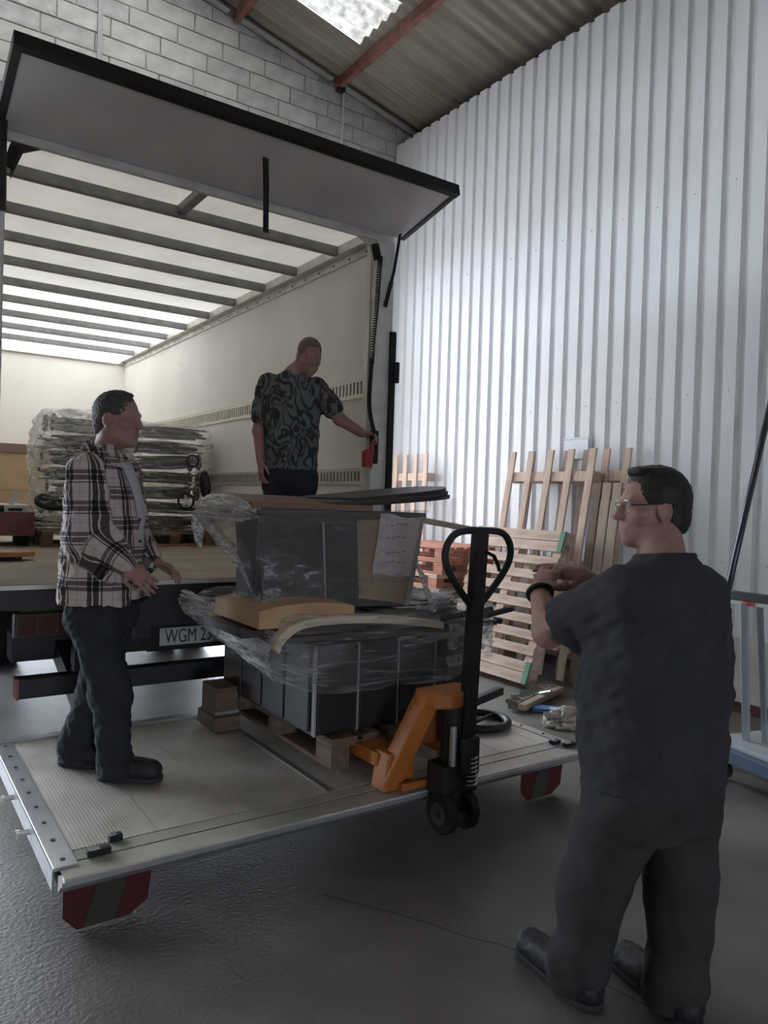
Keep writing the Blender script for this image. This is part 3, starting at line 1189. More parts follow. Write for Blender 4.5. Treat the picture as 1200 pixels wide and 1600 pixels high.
b.build('seat_board', m_dgrey, seat)

# curved cream plywood band
arc = [(1.475, .955), (1.485, .985), (1.51, 1.015), (1.55, 1.045), (1.62, 1.066), (1.72, 1.075), (1.85, 1.074), (2.0, 1.066), (2.15, 1.052), (2.30, 1.030), (2.44, 1.005)]
b = MB()
pts = arc
prof = [(x, z) for x, z in pts] + [(x + (.028 if i < 4 else 0), z - (.03 if i < 4 else .036)) for i, (x, z) in reversed(list(enumerate(pts)))]
n = len(pts)
vs, fs = [], []
for yy in (2.955, 3.02):
    for x, z in prof:
        vs.append((x, yy, z))
m2 = 2 * n
for i in range(n - 1):
    a, b2, c, d = i, i + 1, m2 - 2 - i, m2 - 1 - i
    fs.append((a, b2, c, d))
    fs.append((m2 + a, m2 + d, m2 + c, m2 + b2))
for i in range(m2):
    j = (i + 1) % m2
    fs.append((i, m2 + i, m2 + j, j))
b.add(vs, fs)
band = b.build('curved_plywood_band', m_creamwood, None, bevel=.003)
tag(band, 'curved cream plywood band across the front of the load', 'plywood', LOADG)

# upper cabinet, tapering downwards, with oak end and paper sheet
UY = 3.17
up = empty('upper_cabinet', (1.96, 3.6, 1.08), 'dark cabinet with oak end panel at the top of wrapped load', 'cabinet', LOADG)
b = MB()
q = [(1.53, 1.10), (2.36, 1.06), (2.44, 1.545), (1.485, 1.535)]
b.prism(q, 1, UY + .02, 3.46)
b.build('carcass', m_dgrey, up, bevel=.005)
for xa, xb, xc, xd in ((1.50, 1.82, 1.545, 1.845), (1.835, 2.02, 1.86, 2.045)):
    b = MB()
    b.prism([(xc, 1.125), (xd, 1.12), (xb, 1.50), (xa, 1.50)], 1, UY + .002, UY + .02)
    b.build('drawer_front', m_blackwood, up, bevel=.003)
b = MB()
b.prism([(2.06, 1.12), (2.335, 1.08), (2.405, 1.53), (2.04, 1.52)], 1, UY, UY + .02)
oak = b.build('oak_panel', m_oak, up, bevel=.003)
b = MB()
b.prism([(2.335, 1.07), (2.37, 1.07), (2.45, 1.545), (2.405, 1.545)], 1, UY - .01, 3.46)
b.build('pale_edge', mat('grey_edge', (.34, .32, .29), .5), up, bevel=.003)
for xt, xb in ((1.824, 1.849), (2.026, 2.049)):
    b = MB()
    b.prism([(xb, 1.12), (xb + .008, 1.12), (xt + .008, 1.51), (xt, 1.51)], 1, UY - .004, UY + .02)
    b.build('edge_strip', m_edge, up)
b = MB()
b.bx((1.475, UY - .01, 1.535), (2.46, 3.92, 1.562))
b.build('top_board', m_dgrey, up, bevel=.004)
b = MB()
b.bx((1.495, 3.21, 1.14), (1.515, 3.44, 1.50))
b.build('side_panel', m_blackwood, up, bevel=.003)
sheet = empty('paper_note', (2.25, UY - .02, 1.25), 'pinkish paper sheet with handwriting under film on upper cabinet', 'paper', LOADG)
b = MB()
rows = []
for i in range(9):
    v = i / 8
    rows.append([(2.115 + .045 * v + u / 6 * (.245 + .01 * v), UY - .018 + .004 * math.sin(u * 2 + i), 1.245 + .31 * v - .004 * u + .006 * math.sin(u * 1.3)) for u in range(7)])
b.grid(rows)
b.build('sheet', m_paper, sheet, smooth=True)
b = MB()
random.seed(3)
for ln, zz in enumerate((1.50, 1.43, 1.355, 1.30)):
    x = 2.19
    while x < 2.33:
        w = random.uniform(.008, .03)
        b.beam((x, UY - .0245, zz + random.uniform(-.006, .006)), (x + w, UY - .0245, zz + random.uniform(-.008, .008)), .001, .005, up=(0, 0, 1))
        x += w + random.uniform(.004, .02)
b.build('handwriting', m_ink, sheet)

# boards on the very top
def slab(name, label, pts, y0, y1, th, m_, tilt, cat='board'):
    vs, fs = [], []
    b = MB()
    b.prism(pts, 2, 0, th)
    o = b.build(name, m_, None, bevel=.003)
    return tag(o, label, cat, LOADG)


b = MB()
b.add([(1.47, 3.22, 1.572), (2.10, 3.14, 1.566), (2.22, 3.80, 1.60), (1.56, 3.9, 1.612), (1.47, 3.22, 1.600), (2.10, 3.14, 1.594), (2.22, 3.80, 1.628), (1.56, 3.9, 1.64)],
      [(0, 3, 2, 1), (4, 5, 6, 7), (0, 1, 5, 4), (1, 2, 6, 5), (2, 3, 7, 6), (3, 0, 4, 7)])
tag(b.build('brown_board', m_brownboard, None, bevel=.003), 'red-brown board lying on top of the load', 'board', LOADG)
for k, (dz, mt, lab) in enumerate(((0.0, m_blackwood, 'lower black table top with rounded end jutting out over load'), (.024, m_dgrey, 'grey table top sandwiched between two black ones on load'), (.048, m_blackwood, 'topmost black table top with rounded end jutting out over load'))):
    x0, x1, hw = 1.78 + .12 * k, 2.80 - .015 * k, .32
    outline = [(x0, -hw)] + [(x0 + (x1 - .28 - x0) * t / 5, -hw) for t in range(1, 6)]
    for t in range(1, 10):
        a = -PI / 2 + PI * t / 10
        outline.append((x1 - .28 + .28 * math.cos(a), hw * math.sin(a)))
    outline += [(x1 - .28, hw), (x0, hw)]
    vs = []
    for h in (0, .018):
        for (x, y) in outline:
            t = (x - 1.75) / 1.05
            vs.append((x, 3.50 + y, 1.572 + dz * (.35 + .65 * t) + .055 * t + .03 * t * t + h))
    n = len(outline)
    fs = [tuple(range(n))[::-1], tuple(range(n, 2 * n))] + [(i, (i + 1) % n, n + (i + 1) % n, n + i) for i in range(n)]
    tag(MB().add(vs, fs).build('table_top', mt, None, bevel=.003), lab, 'table top', LOADG)
b = MB()
b.beam((2.42, 3.22, 1.530), (2.88, 3.28, 1.472), .05, .03)
tag(b.build('cream_batten', m_creamwood, None, bevel=.003), 'pale wooden batten sticking out right under the table tops', 'batten', LOADG)

# film round the load
film_lo = film_mat('film_lower', .14, .66, (.55, .55, 5.5), 4.2, lo=.46, hi=.70, bump=1.0)
film_up = film_mat('film_upper', .16, .56, (.8, .8, 3.0), 4.5, lo=.50, hi=.74, bump=1.0)
film_crumple = film_mat('film_crumpled', .30, .96, (5.0, .5, 6), 6.0, lo=.42, hi=.62, bump=.45, rough=.2, tint=(.97, .96, .96), gloss=.22)
f1 = wrap([(.70, 2.22, 3.56, .53, .585), (.80, 2.22, 3.56, .56, .60), (.90, 2.19, 3.555, .67, .605), (.98, 2.185, 3.55, .71, .61), (1.045, 2.18, 3.55, .72, .61), (1.085, 2.17, 3.55, .66, .57)], 170, .014, 1.0, 7.0, 7).build('stretch_film', film_lo, None, smooth=True)
tag(f1, 'clear stretch film wrapped round the broad middle of the load', 'film', LOADG)
f2 = wrap([(1.09, 1.955, 3.31, .50, .22), (1.18, 1.955, 3.315, .445, .178), (1.40, 1.965, 3.315, .485, .178), (1.52, 1.97, 3.42, .505, .285), (1.545, 1.975, 3.54, .515, .40), (1.575, 2.0, 3.55, .53, .41)], 150, .007, 5.0, 9.0, 7).build('stretch_film', film_up, None, smooth=True)
tag(f2, 'clear stretch film wrapped round the upper cabinet', 'film', LOADG)


def drape(fn, nu, nv, amp, seed, fold=8.0):
    """creased sheet of film: fn(u, v) gives the base point and its outward normal"""
    rows = []
    for i in range(nu + 1):
        row = []
        for j in range(nv + 1):
            u, v = i / nu, j / nv
            p, n = fn(u, v)
            k = nz((u * 3, v * fold, 0), 1.6, seed) * amp + abs(nz((u * 2, v * fold * 2, .3), 1.9, seed + 5)) * amp * .8 + nz((u * 9, v * 9, 0), 2.0, seed + 2) * amp * .35
            row.append(tuple(Vector(p) + Vector(n) * k))
        rows.append(row)
    return MB().grid(rows)


def lobe(pts, rad, label, seed, name='bunched_film', amp=.022, n=90, m_=48):
    """bunched film: a folded roll along a path"""
    P = smooth_path([Vector(p) for p in pts], 3)
    rows = []
    for i, p in enumerate(P):
        t = i / (len(P) - 1)
        r = np.interp(t, np.linspace(0, 1, len(rad)), [q[0] for q in rad])
        rz_ = np.interp(t, np.linspace(0, 1, len(rad)), [q[1] for q in rad])
        row = []
        for j in range(m_ + 1):
            a = 2 * PI * (j % m_) / m_
            c, s_ = math.cos(a), math.sin(a)
            k = 1 + .30 * abs(nz((c * 2.2, s_ * 2.2, t * 1.2), 1.5, seed)) + .22 * nz((c * 5, s_ * 5, t * 2.0), 1.4, seed + 3) + .12 * nz((c * 3, s_ * 3, t * 14), 1.2, seed + 6)
            row.append((p.x + c * r * k, p.y + .3 * r * c * k, p.z + s_ * rz_ * k))
        rows.append(row)
    return tag(MB().grid(rows).build(name, film_crumple, None, smooth=True), label, 'film', LOADG)


lobe([(1.50, 3.98, 1.51), (1.48, 3.82, 1.550), (1.47, 3.58, 1.568), (1.47, 3.35, 1.555), (1.49, 3.18, 1.545)], [(.01, .01), (.055, .06), (.065, .058), (.05, .04), (.015, .012)], 'bunched white film along the upper left edge of load', 2.0)
lobe([(1.48, 3.92, 1.53), (1.47, 3.92, 1.46), (1.475, 3.91, 1.40), (1.48, 3.90, 1.34)], [(.03, .02), (.035, .02), (.025, .02), (.004, .004)], 'ragged film tail hanging at the far upper left of load', 7.0)
lobe([(1.47, 3.88, 1.50), (1.49, 3.62, 1.40), (1.515, 3.36, 1.27), (1.525, 3.20, 1.12)], [(.012, .012), (.028, .03), (.022, .03), (.03, .02)], 'twisted film neck between the two tiers at left of load', 4.0)
# creased film face on the left of the broad tier
def _left(u, v):
    y = 4.13 - 1.17 * u
    zt, zb = 1.085 - .06 * u, .955 - .15 * u
    return (1.485 - .025 * math.sin(PI * v), y, zt * (1 - v) + zb * v), (-1, -.15, .1)
tag(drape(_left, 90, 40, .014, 3.0, 7.0).build('drawn_film_edge', film_crumple, None, smooth=True), 'whitish drawn film face at lower left of load', 'film', LOADG)
def _front(u, v):
    return (1.46 + .40 * u, 2.945 - .01 * v, (1.00 - .03 * u) * (1 - v) + (.83 + .03 * u) * v), (0, -1, .1)
tag(drape(_front, 50, 30, .016, 9.0, 6.0).build('film_crease', film_mat('film_crease', .06, .6, (1, 1, 4), 5.0, lo=.46, hi=.70), None, smooth=True), 'creased film at the near corner below the cream band', 'film', LOADG)
def _cabfront(u, v):
    return (1.50 + .32 * u, UY - .03, (1.34 - .06 * u) * (1 - v) + 1.12 * v), (0, -1, 0)
tag(drape(_cabfront, 50, 30, .014, 12.0, 5.0).build('film_sag', film_mat('film_sag', .05, .7, (1.2, 1, 3.5), 4.0, lo=.48, hi=.68, rough=.1), None, smooth=True), 'sagging shiny film folds on the upper cabinet front', 'film', LOADG)
# film flap stretched under the table tops at right, and patch hanging at the right edge
def _flap(u, v):
    return (2.46 + .33 * u, 3.24 + .04 * u, (1.625 + .03 * u) * (1 - v) + (1.515 - .035 * u) * v), (0, -1, 0)
tag(drape(_flap, 24, 20, .010, 5.0, 3.0).build('film_flap', film_mat('film_flap', .10, .40, (3, 3, 1), 4.0), None, smooth=True), 'thin film flap stretched below the jutting table tops', 'film', LOADG)
def _patch(u, v):
    return (2.45 + .34 * u, 2.935 + .03 * u, (1.0 - .02 * u) * (1 - v) + (.70 + .10 * u) * v), (0, -1, 0)
tag(drape(_patch, 40, 40, .014, 6.0, 3.0).build('film_patch', film_mat('film_patch', .12, .80, (2, 2, 3), 3.0, lo=.42, hi=.68), None, smooth=True), 'hanging film patch at right below the folded table', 'film', LOADG)
lobe([(2.40, 3.15, 1.30), (2.43, 3.14, 1.22), (2.46, 3.13, 1.14), (2.50, 3.12, 1.05)], [(.006, .01), (.018, .02), (.015, .02), (.03, .02)], 'twisted film strand right of the upper cabinet', 8.0, 'film_twist')
def _rtop(u, v):
    return (2.35 + .52 * u, 3.02 + .45 * v, 1.055 + .025 * math.sin(PI * u) + .02 * v), (0, -.2, 1)
tag(drape(_rtop, 40, 30, .016, 14.0, 4.0).build('film_sheet', film_mat('film_top_sheet', .14, .7, (2, 2, 2), 4.0, lo=.44, hi=.70), None, smooth=True), 'crinkled film sheet lying over the folded table at right', 'film', LOADG)

# ------------------------------------------------------------------ pallet truck
m_orange = mat('orange_enamel', (.50, .17, .03), .45, var=.15, scale=6, color2=(.40, .12, .02))
JX = 2.20
jack = empty('pallet_truck', (JX, 2.7, .30), 'orange hand pallet truck with black loop handle under the load', 'pallet truck')
for s in (-1, 1):
    fx = JX + s * .19
    b = MB()
    b.prism([(2.80, .395), (3.80, .395), (3.98, .41), (3.98, .425), (3.80, .452), (2.80, .46)], 0, fx - .08, fx + .08)
    fk = b.build('fork', m_orange, jack, bevel=.006)
    b = MB()
    b.cyl((fx - .045, 3.82, .345), (fx + .045, 3.82, .345), .043, 14)
    b.cyl((fx - .045, 3.72, .345), (fx + .045, 3.72, .345), .043, 14)
    b.build('load_roller', m_rubber, fk)
    # diagonal frame arm from the head down to the fork heel
    b = MB()
    A = Vector((JX + s * .085, 2.66, .735))
    B = Vector((JX + s * .225, 2.76, .335))
    b.beam(A, B, .085, .105, up=(0, -1, .35))
    b.build('frame_arm', m_orange, jack, bevel=.008)
    b = MB()
    b.prism([(fx - .085, .30), (fx + .085, .30), (fx + .085, .47), (fx - .06, .47)], 1, 2.72, 2.83)
    b.build('fork_heel', m_orange, jack, bevel=.008)
b = MB()
outline = [(-.15, .0), (-.11, -.085), (-.04, -.12), (.04, -.12), (.11, -.085), (.15, .0), (.12, .05), (-.12, .05)]
b.prism([(JX + x, 2.665 + y) for x, y in outline], 2, .69, .765)
b.build('head_plate', m_orange, jack, bevel=.012)
b = MB()
b.bx((JX - .15, 2.70, .50), (JX + .15, 2.72, .68))
b.build('back_plate', mat('orange_enamel_dark', (.34, .09, .03), .5), jack, bevel=.006)
b = MB()
b.bx((JX - .21, 2.665, .312), (JX + .21, 2.70, .345))
b.build('cross_bar', m_orange, jack, bevel=.006)
b = MB()
b.cyl((JX + .02, 2.60, .28), (JX + .02, 2.60, .70), .055, 16)
b.bx((JX - .08, 2.535, .30), (JX + .12, 2.66, .44))
b.build('pump_body', m_dkmetal, jack, bevel=.006)
b = MB()
b.cyl((JX - .03, 2.54, .44), (JX - .03, 2.54, .62), .017, 10)
b.build('pump_piston', m_chrome, jack)
b = MB()
pts = [(JX + .075 + .026 * math.cos(t * PI * 2 * 7 / 70), 2.53 + .026 * math.sin(t * PI * 2 * 7 / 70), .33 + .14 * t / 70) for t in range(71)]
b.tube(pts, .0055, 6)
b.build('return_spring', m_chrome, jack, smooth=True)
b = MB()
b.cyl((JX + .075, 2.53, .47), (JX + .075, 2.53, .52), .018, 10)
b.build('spring_cap', m_chrome, jack)
for s in (-1, 1):
    xw = JX - .0 + s * .062
    b = MB()
    b.cyl((xw - .024, 2.56, .225), (xw + .024, 2.56, .225), .092, 24)
    wv = b.build('steer_wheel', m_rubber, jack, bevel=.008)
    b = MB()
    b.cyl((xw - .027, 2.56, .225), (xw + .027, 2.56, .225), .05, 16)
    b.build('wheel_hub', m_dgrey, wv)
b = MB()
b.cyl((JX - .1, 2.56, .225), (JX + .1, 2.56, .225), .014, 8)
b.bx((JX - .03, 2.53, .225), (JX + .03, 2.60, .33))
b.build('steer_axle', m_dkmetal, jack)
# tiller
A = Vector((JX + .055, 2.555, .40))
B = Vector((JX + .098, 2.545, 1.515))
b = MB()
b.beam(A, B, .075, .045, up=(0, 1, 0))
sh = b.build('tiller_shaft', m_dkmetal, jack, bevel=.006)
b = MB()
b.bx((A.x - .055, 2.51, .39), (A.x + .055, 2.60, .56))
b.build('tiller_foot', m_dkmetal, jack, bevel=.01)


def heart(k=48):
    c = A + (B - A) * .985
    ax = (B - A).normalized()
    W, Hh = .205, .335
    ctrl = [(0, 0), (.09, 0), (.15, -.012), (.19, -.055), (.203, -.11), (.185, -.165), (.14, -.225), (.08, -.29), (.035, -.335)]
    right = [c + Vector((x, 0, 0)) + ax * z for x, z in ctrl]
    left = [c + Vector((-x, 0, 0)) + ax * z for x, z in ctrl]
    return right[::-1] + left[1:]


b = MB()
b.tube(smooth_path(heart()), .0165, 10)
b.build('loop_handle', m_dkmetal, jack, smooth=True)
b = MB()
b.tube([A + (B - A) * .90 + Vector((.02, -.02, 0)), A + (B - A) * .89 + Vector((.075, -.02, -.01)), A + (B - A) * .86 + Vector((.105, -.02, -.02)), A + (B - A) * .845 + Vector((.115, -.02, -.03))], .009, 8)
b.build('release_lever', m_rubber, jack, smooth=True)

# wheelchair leg rest lying on the deck right of the load
lr = empty('leg_rest', (2.95, 3.35, .30), 'black tubular leg rest with oval ring lying on deck beside pallet truck', 'leg rest')
b = MB()
ring = [(3.02 + .17 * math.cos(t), 3.30 + .17 * math.sin(t), .325) for t in [2 * PI * k / 28 for k in range(28)]]
b.tube(ring, .024, 8, closed=True)
b.build('oval_ring', m_dkmetal, lr, smooth=True)
b = MB()
b.tube([(2.87, 3.25, .325), (3.17, 3.35, .325)], .012, 8)
b.build('cross_tube', m_dkmetal, lr, smooth=True)
b = MB()
b.beam((2.70, 3.14, .475), (3.13, 3.24, .505), .045, .045)
b.build('square_bar', m_dkmetal, lr, bevel=.004)
b = MB()
b.tube([(2.72, 3.14, .46), (2.62, 3.06, .72)], .02, 8)
b.build('upright_tube', m_dkmetal, lr)
b = MB()
b.tube([(2.86, 3.22, .33), (2.80, 3.17, .47)], .018, 8)
b.build('link_tube', m_dkmetal, lr)
# ================================================================== CARGO INSIDE THE BOX
m_tube = mat('chrome_tube', (.26, .26, .27), .35, metal=.6)
m_greytube = mat('grey_tube', (.07, .07, .075), .45, metal=.3)
m_fabric = mat('black_nylon', (.020, .020, .023), .8)


def wheelchair(name, label, loc, rz, kind, group):
    """folded chair lying flat: about 1.0 along x, 0.62 along y, 0.15 high"""
    r = empty(name, loc, label, 'wheelchair', group, rot=(0, 0, rz))
    tm = m_tube if kind else m_greytube
    for z in (.035, .115):
        b = MB()
        b.tube(smooth_path([Vector(p) for p in ((-.46, -.22, z), (-.2, -.24, z), (.28, -.24, z), (.36, -.20, z), (.36, .20, z), (.28, .24, z), (-.30, .24, z), (-.46, .18, z))], 2), .012, 6)
        b.build('side_frame', tm, r, smooth=True, world=False)
        b = MB()
        yc = -.03
        P = [(.02 + .29 * math.cos(t), yc + .29 * math.sin(t), z + .0) for t in [2 * PI * k / 26 for k in range(26)]]
        b.tube(P, .017, 6, closed=True)
        w = b.build('wheel', m_rubber, r, smooth=True, world=False)
        b = MB()
        for k in range(5):
            a = 2 * PI * k / 5
            b.beam((.02, yc, z), (.02 + .28 * math.cos(a), yc + .28 * math.sin(a), z), .018, .012)
        b.cyl((.02, yc, z - .02), (.02, yc, z + .02), .035, 10)
        b.build('spokes', tm, w, world=False)
    b = MB()
    b.bx((-.38, -.20, .055), (.30, .18, .095))
    b.build('seat_fabric', m_fabric, r, bevel=.01, world=False)
    for s in (-1, 1):
        b = MB()
        P = [(.42, s * .13 + .075 * math.cos(t), .075 + .075 * math.sin(t)) for t in [2 * PI * k / 16 for k in range(16)]]
        b.tube(P, .014, 6, closed=True)
        b.cyl((.41, s * .13, .075), (.43, s * .13, .075), .022, 8)
        for k in range(4):
            a = PI * k / 4
            b.beam((.42, s * .13 - .07 * math.cos(a), .075 - .07 * math.sin(a)), (.42, s * .13 + .07 * math.cos(a), .075 + .07 * math.sin(a)), .014, .012, up=(1, 0, 0))
        b.build('castor', m_rubber if s > 0 else m_greytube, r, world=False)
    b = MB()
    b.tube([(-.46, -.2, .075), (-.56, -.2, .09), (-.58, -.2, .12)], .013, 6)
    b.build('push_handle', m_rubber, r, world=False)
    b = MB()
    b.bx((-.1, -.29, .06), (.16, -.235, .10))
    b.build('arm_pad', m_rubber, r, bevel=.008, world=False)
    return r


tmpl = wheelchair('folded_wheelchair', 'template', (0, 0, 0), 0, 0, 'x')
tmpl2 = wheelchair('folded_wheelchair', 'template', (0, 0, 0), 0, 1, 'x')
random.seed(11)
used = set()
CHAIRS = {}
NTH = ['lowest', 'second from bottom', 'third from bottom', 'fourth from bottom', 'fifth from bottom', 'sixth from bottom', 'topmost']
for (cx, cy, n, z0, lab, grp) in ((1.74, 7.95, 7, 1.235, 'left', 'wheelchairs in left wrapped stack'), (2.58, 7.90, 7, 1.235, 'right', 'wheelchairs in right wrapped stack')):
    pal = eur_pallet('cargo_pallet', 'dark pallet under the %s wrapped wheelchair stack in truck' % lab, (cx, cy, FZ), 0 if False else PI / 2 * 0, [m_brownwood, m_redwood] if lab == 'right' else [m_brownwood])
    pal.scale = (.70, 1.0, 1.0)
    for k in range(n):
        src = tmpl if (k + (lab == 'right')) % 2 else tmpl2
        if src not in used:
            used.add(src)
            c = src
        else:
            c = copy_tree(src)
        c.location = (cx + random.uniform(-.03, .03), cy + random.uniform(-.03, .03) , z0 + k * .160 + .006)
        c.rotation_euler = (random.uniform(-.05, .05), random.uniform(-.05, .05), random.choice((-PI / 2, PI / 2)) * 0 + random.choice((0, PI)) + random.uniform(-.16, .16))
        c.scale = (.80, 1.0, 1.0)
        c['label'] = 'folded wheelchair, %s in %s wrapped stack in truck' % (NTH[k], lab)
        c['group'] = grp
        CHAIRS[lab, k] = c
film_st = film_mat('film_stack', .26, .88, (1.0, 1.0, 3.2), 5.0, tint=(.80, .80, .76), lo=.40, hi=.68)
film_st2 = film_mat('film_stack_right', .16, .72, (.8, .8, 5.0), 4.5, tint=(.80, .79, .76), lo=.44, hi=.72)
tag(wrap([(1.17, 1.74, 7.95, .42, .43), (1.35, 1.74, 7.94, .44, .40), (1.62, 1.73, 7.94, .43, .41), (1.9, 1.735, 7.95, .46, .42), (2.2, 1.74, 7.95, .45, .42), (2.38, 1.75, 7.95, .40, .38), (2.42, 1.76, 7.95, .25, .25), (2.43, 1.76, 7.95, .01, .01)], 110, .030, 3.0, 5.0, 6).build('stretch_film', film_st, None, smooth=True),
    'creased milky film round the left wheelchair stack in truck', 'film', 'film on the cargo')
tag(wrap([(1.20, 2.58, 7.90, .43, .42), (1.45, 2.58, 7.90, .42, .41), (1.8, 2.57, 7.90, .43, .42), (2.15, 2.58, 7.9, .43, .42), (2.33, 2.58, 7.9, .41, .40), (2.365, 2.57, 7.9, .28, .28), (2.37, 2.57, 7.9, .01, .01)], 110, .022, 8.0, 5.0, 6).build('stretch_film', film_st2, None, smooth=True),
    'thin creased film round the right wheelchair stack in truck', 'film', 'film on the cargo')
# thin cord hanging in front of the stacks
b = MB()
b.tube([(1.86, 7.36, 2.37), (1.85, 7.35, 2.0), (1.83, 7.36, 1.62)], .006, 5)
tag(b.build('binding_cord', m_white, None), 'thin white binding cord in front of the cargo stacks', 'cord')

# cardboard against the bulkhead, red tray with metal parts, board on the floor
card = empty('cardboard_box', (1.35, 10.6, FZ), 'large brown cardboard box with darker lid at the bulkhead', 'box')
b = MB()
b.bx((.72, 10.25, FZ), (1.86, 11.2, 2.08))
b.build('carton', mat('cardboard', (.42, .29, .17), .8, var=.08, scale=4), card)
b = MB()
b.bx((.70, 10.23, 2.08), (1.88, 11.22, 2.19))
b.build('lid', mat('dark_cardboard', (.20, .13, .11), .7), card)
b = MB()
b.bx((.72, 10.245, 1.60), (1.86, 10.25, 1.625))
b.build('tape', mat('parcel_tape', (.33, .22, .13), .5), card)

tray = empty('red_tray', (1.05, 8.0, FZ), 'dull red tray of metal parts left of the wheelchair stacks', 'tray')
b = MB()
b.bx((.70, 7.62, FZ + .10), (1.27, 8.4, FZ + .13))
b.bx((.70, 7.62, FZ + .13), (1.27, 7.645, FZ + .32))
b.bx((.70, 8.375, FZ + .13), (1.27, 8.4, FZ + .32))
b.bx((.70, 7.645, FZ + .13), (.72, 8.375, FZ + .32))
b.bx((1.25, 7.645, FZ + .13), (1.27, 8.375, FZ + .32))
b.build('tray_body', mat('dull_red', (.16, .055, .05), .6, var=.2, scale=5), tray)
for x in (.74, 1.18):
    b = MB()
    b.bx((x, 7.7, FZ), (x + .06, 8.3, FZ + .10))
    b.build('tray_foot', m_rubber, tray)
for k, (x, z, sx, sz, mm, nm, lab) in enumerate(((.86, FZ + .34, .22, .09, m_galv, 'metal_part', 'flat galvanised part on left in the red tray'), (1.12, FZ + .34, .22, .10, m_white, 'white_part', 'white slotted part on right in the red tray'), (1.0, FZ + .33, .06, .10, m_dkmetal, 'black_part', 'small black part between lighter ones in red tray'))):
    r_ = empty(nm, (x, 7.95, FZ + .13), lab, 'metal part', 'parts in the red tray')
    b = MB()
    b.bx((x - sx / 2, 7.70, FZ + .13), (x + sx / 2, 8.25, z + sz * .5))
    b.build('body', mm, r_, bevel=.015)
    b = MB()
    b.bx((x - sx * .3, 7.692, z - .01), (x + sx * .25, 7.70, z + .015))
    b.build('slot', m_rubber, r_)
b = MB()
b.beam((1.03, 7.75, FZ + .25), (1.13, 7.74, FZ + .52), .05, .012, up=(0, 1, 0))
tag(b.build('white_strip', m_white, None, bevel=.002), 'narrow white strip standing slanted in the red tray', 'strip')

wbk = empty('floor_board', (.85, 6.15, FZ), 'short orange-brown wooden board lying on the truck floor', 'board')
b = MB()
b.prism([(.55, 6.02), (.95, 6.05), (1.03, 6.12), (1.02, 6.24), (.92, 6.26), (.55, 6.24)], 2, FZ + .03, FZ + .068)
b.build('plank', mat('orange_wood', (.42, .19, .08), .55, var=.15, scale=6), wbk, bevel=.006)
b = MB()
b.bx((.60, 6.06, FZ), (.93, 6.2, FZ + .03))
b.build('runner', m_rubber, wbk)


def disc_wheel(chair, c, r, normal, spoke):
    """a wheel of one of the stacked chairs that shows through the film"""
    n = Vector(normal).normalized()
    x_ = n.orthogonal().normalized()
    y_ = n.cross(x_)
    c = Vector(c)
    b = MB()
    b.tube([c + (x_ * math.cos(t) + y_ * math.sin(t)) * r for t in [2 * PI * k / 24 for k in range(24)]], r * .17, 8, closed=True)
    w = b.build('loose_wheel', m_rubber, chair, smooth=True)
    b = MB()
    for k in range(5):
        a = 2 * PI * k / 5 + .3
        b.beam(c, c + (x_ * math.cos(a) + y_ * math.sin(a)) * r * .95, r * .22, r * .18, up=tuple(n))
    b.cyl(c - n * r * .2, c + n * r * .2, r * .28, 12)
    b.build('spokes', spoke, w)


disc_wheel(CHAIRS['right', 2], (2.66, 7.435, 1.555), .075, (-.25, -1, .1), m_white)
disc_wheel(CHAIRS['left', 1], (1.41, 7.47, 1.525), .15, (-.1, -.45, 1), m_greytube)
disc_wheel(CHAIRS['right', 3], (2.87, 7.46, 1.73), .13, (.8, -.6, .1), m_greytube)
disc_wheel(CHAIRS['right', 4], (2.72, 7.44, 1.97), .06, (-.2, -1, 0), m_greytube)
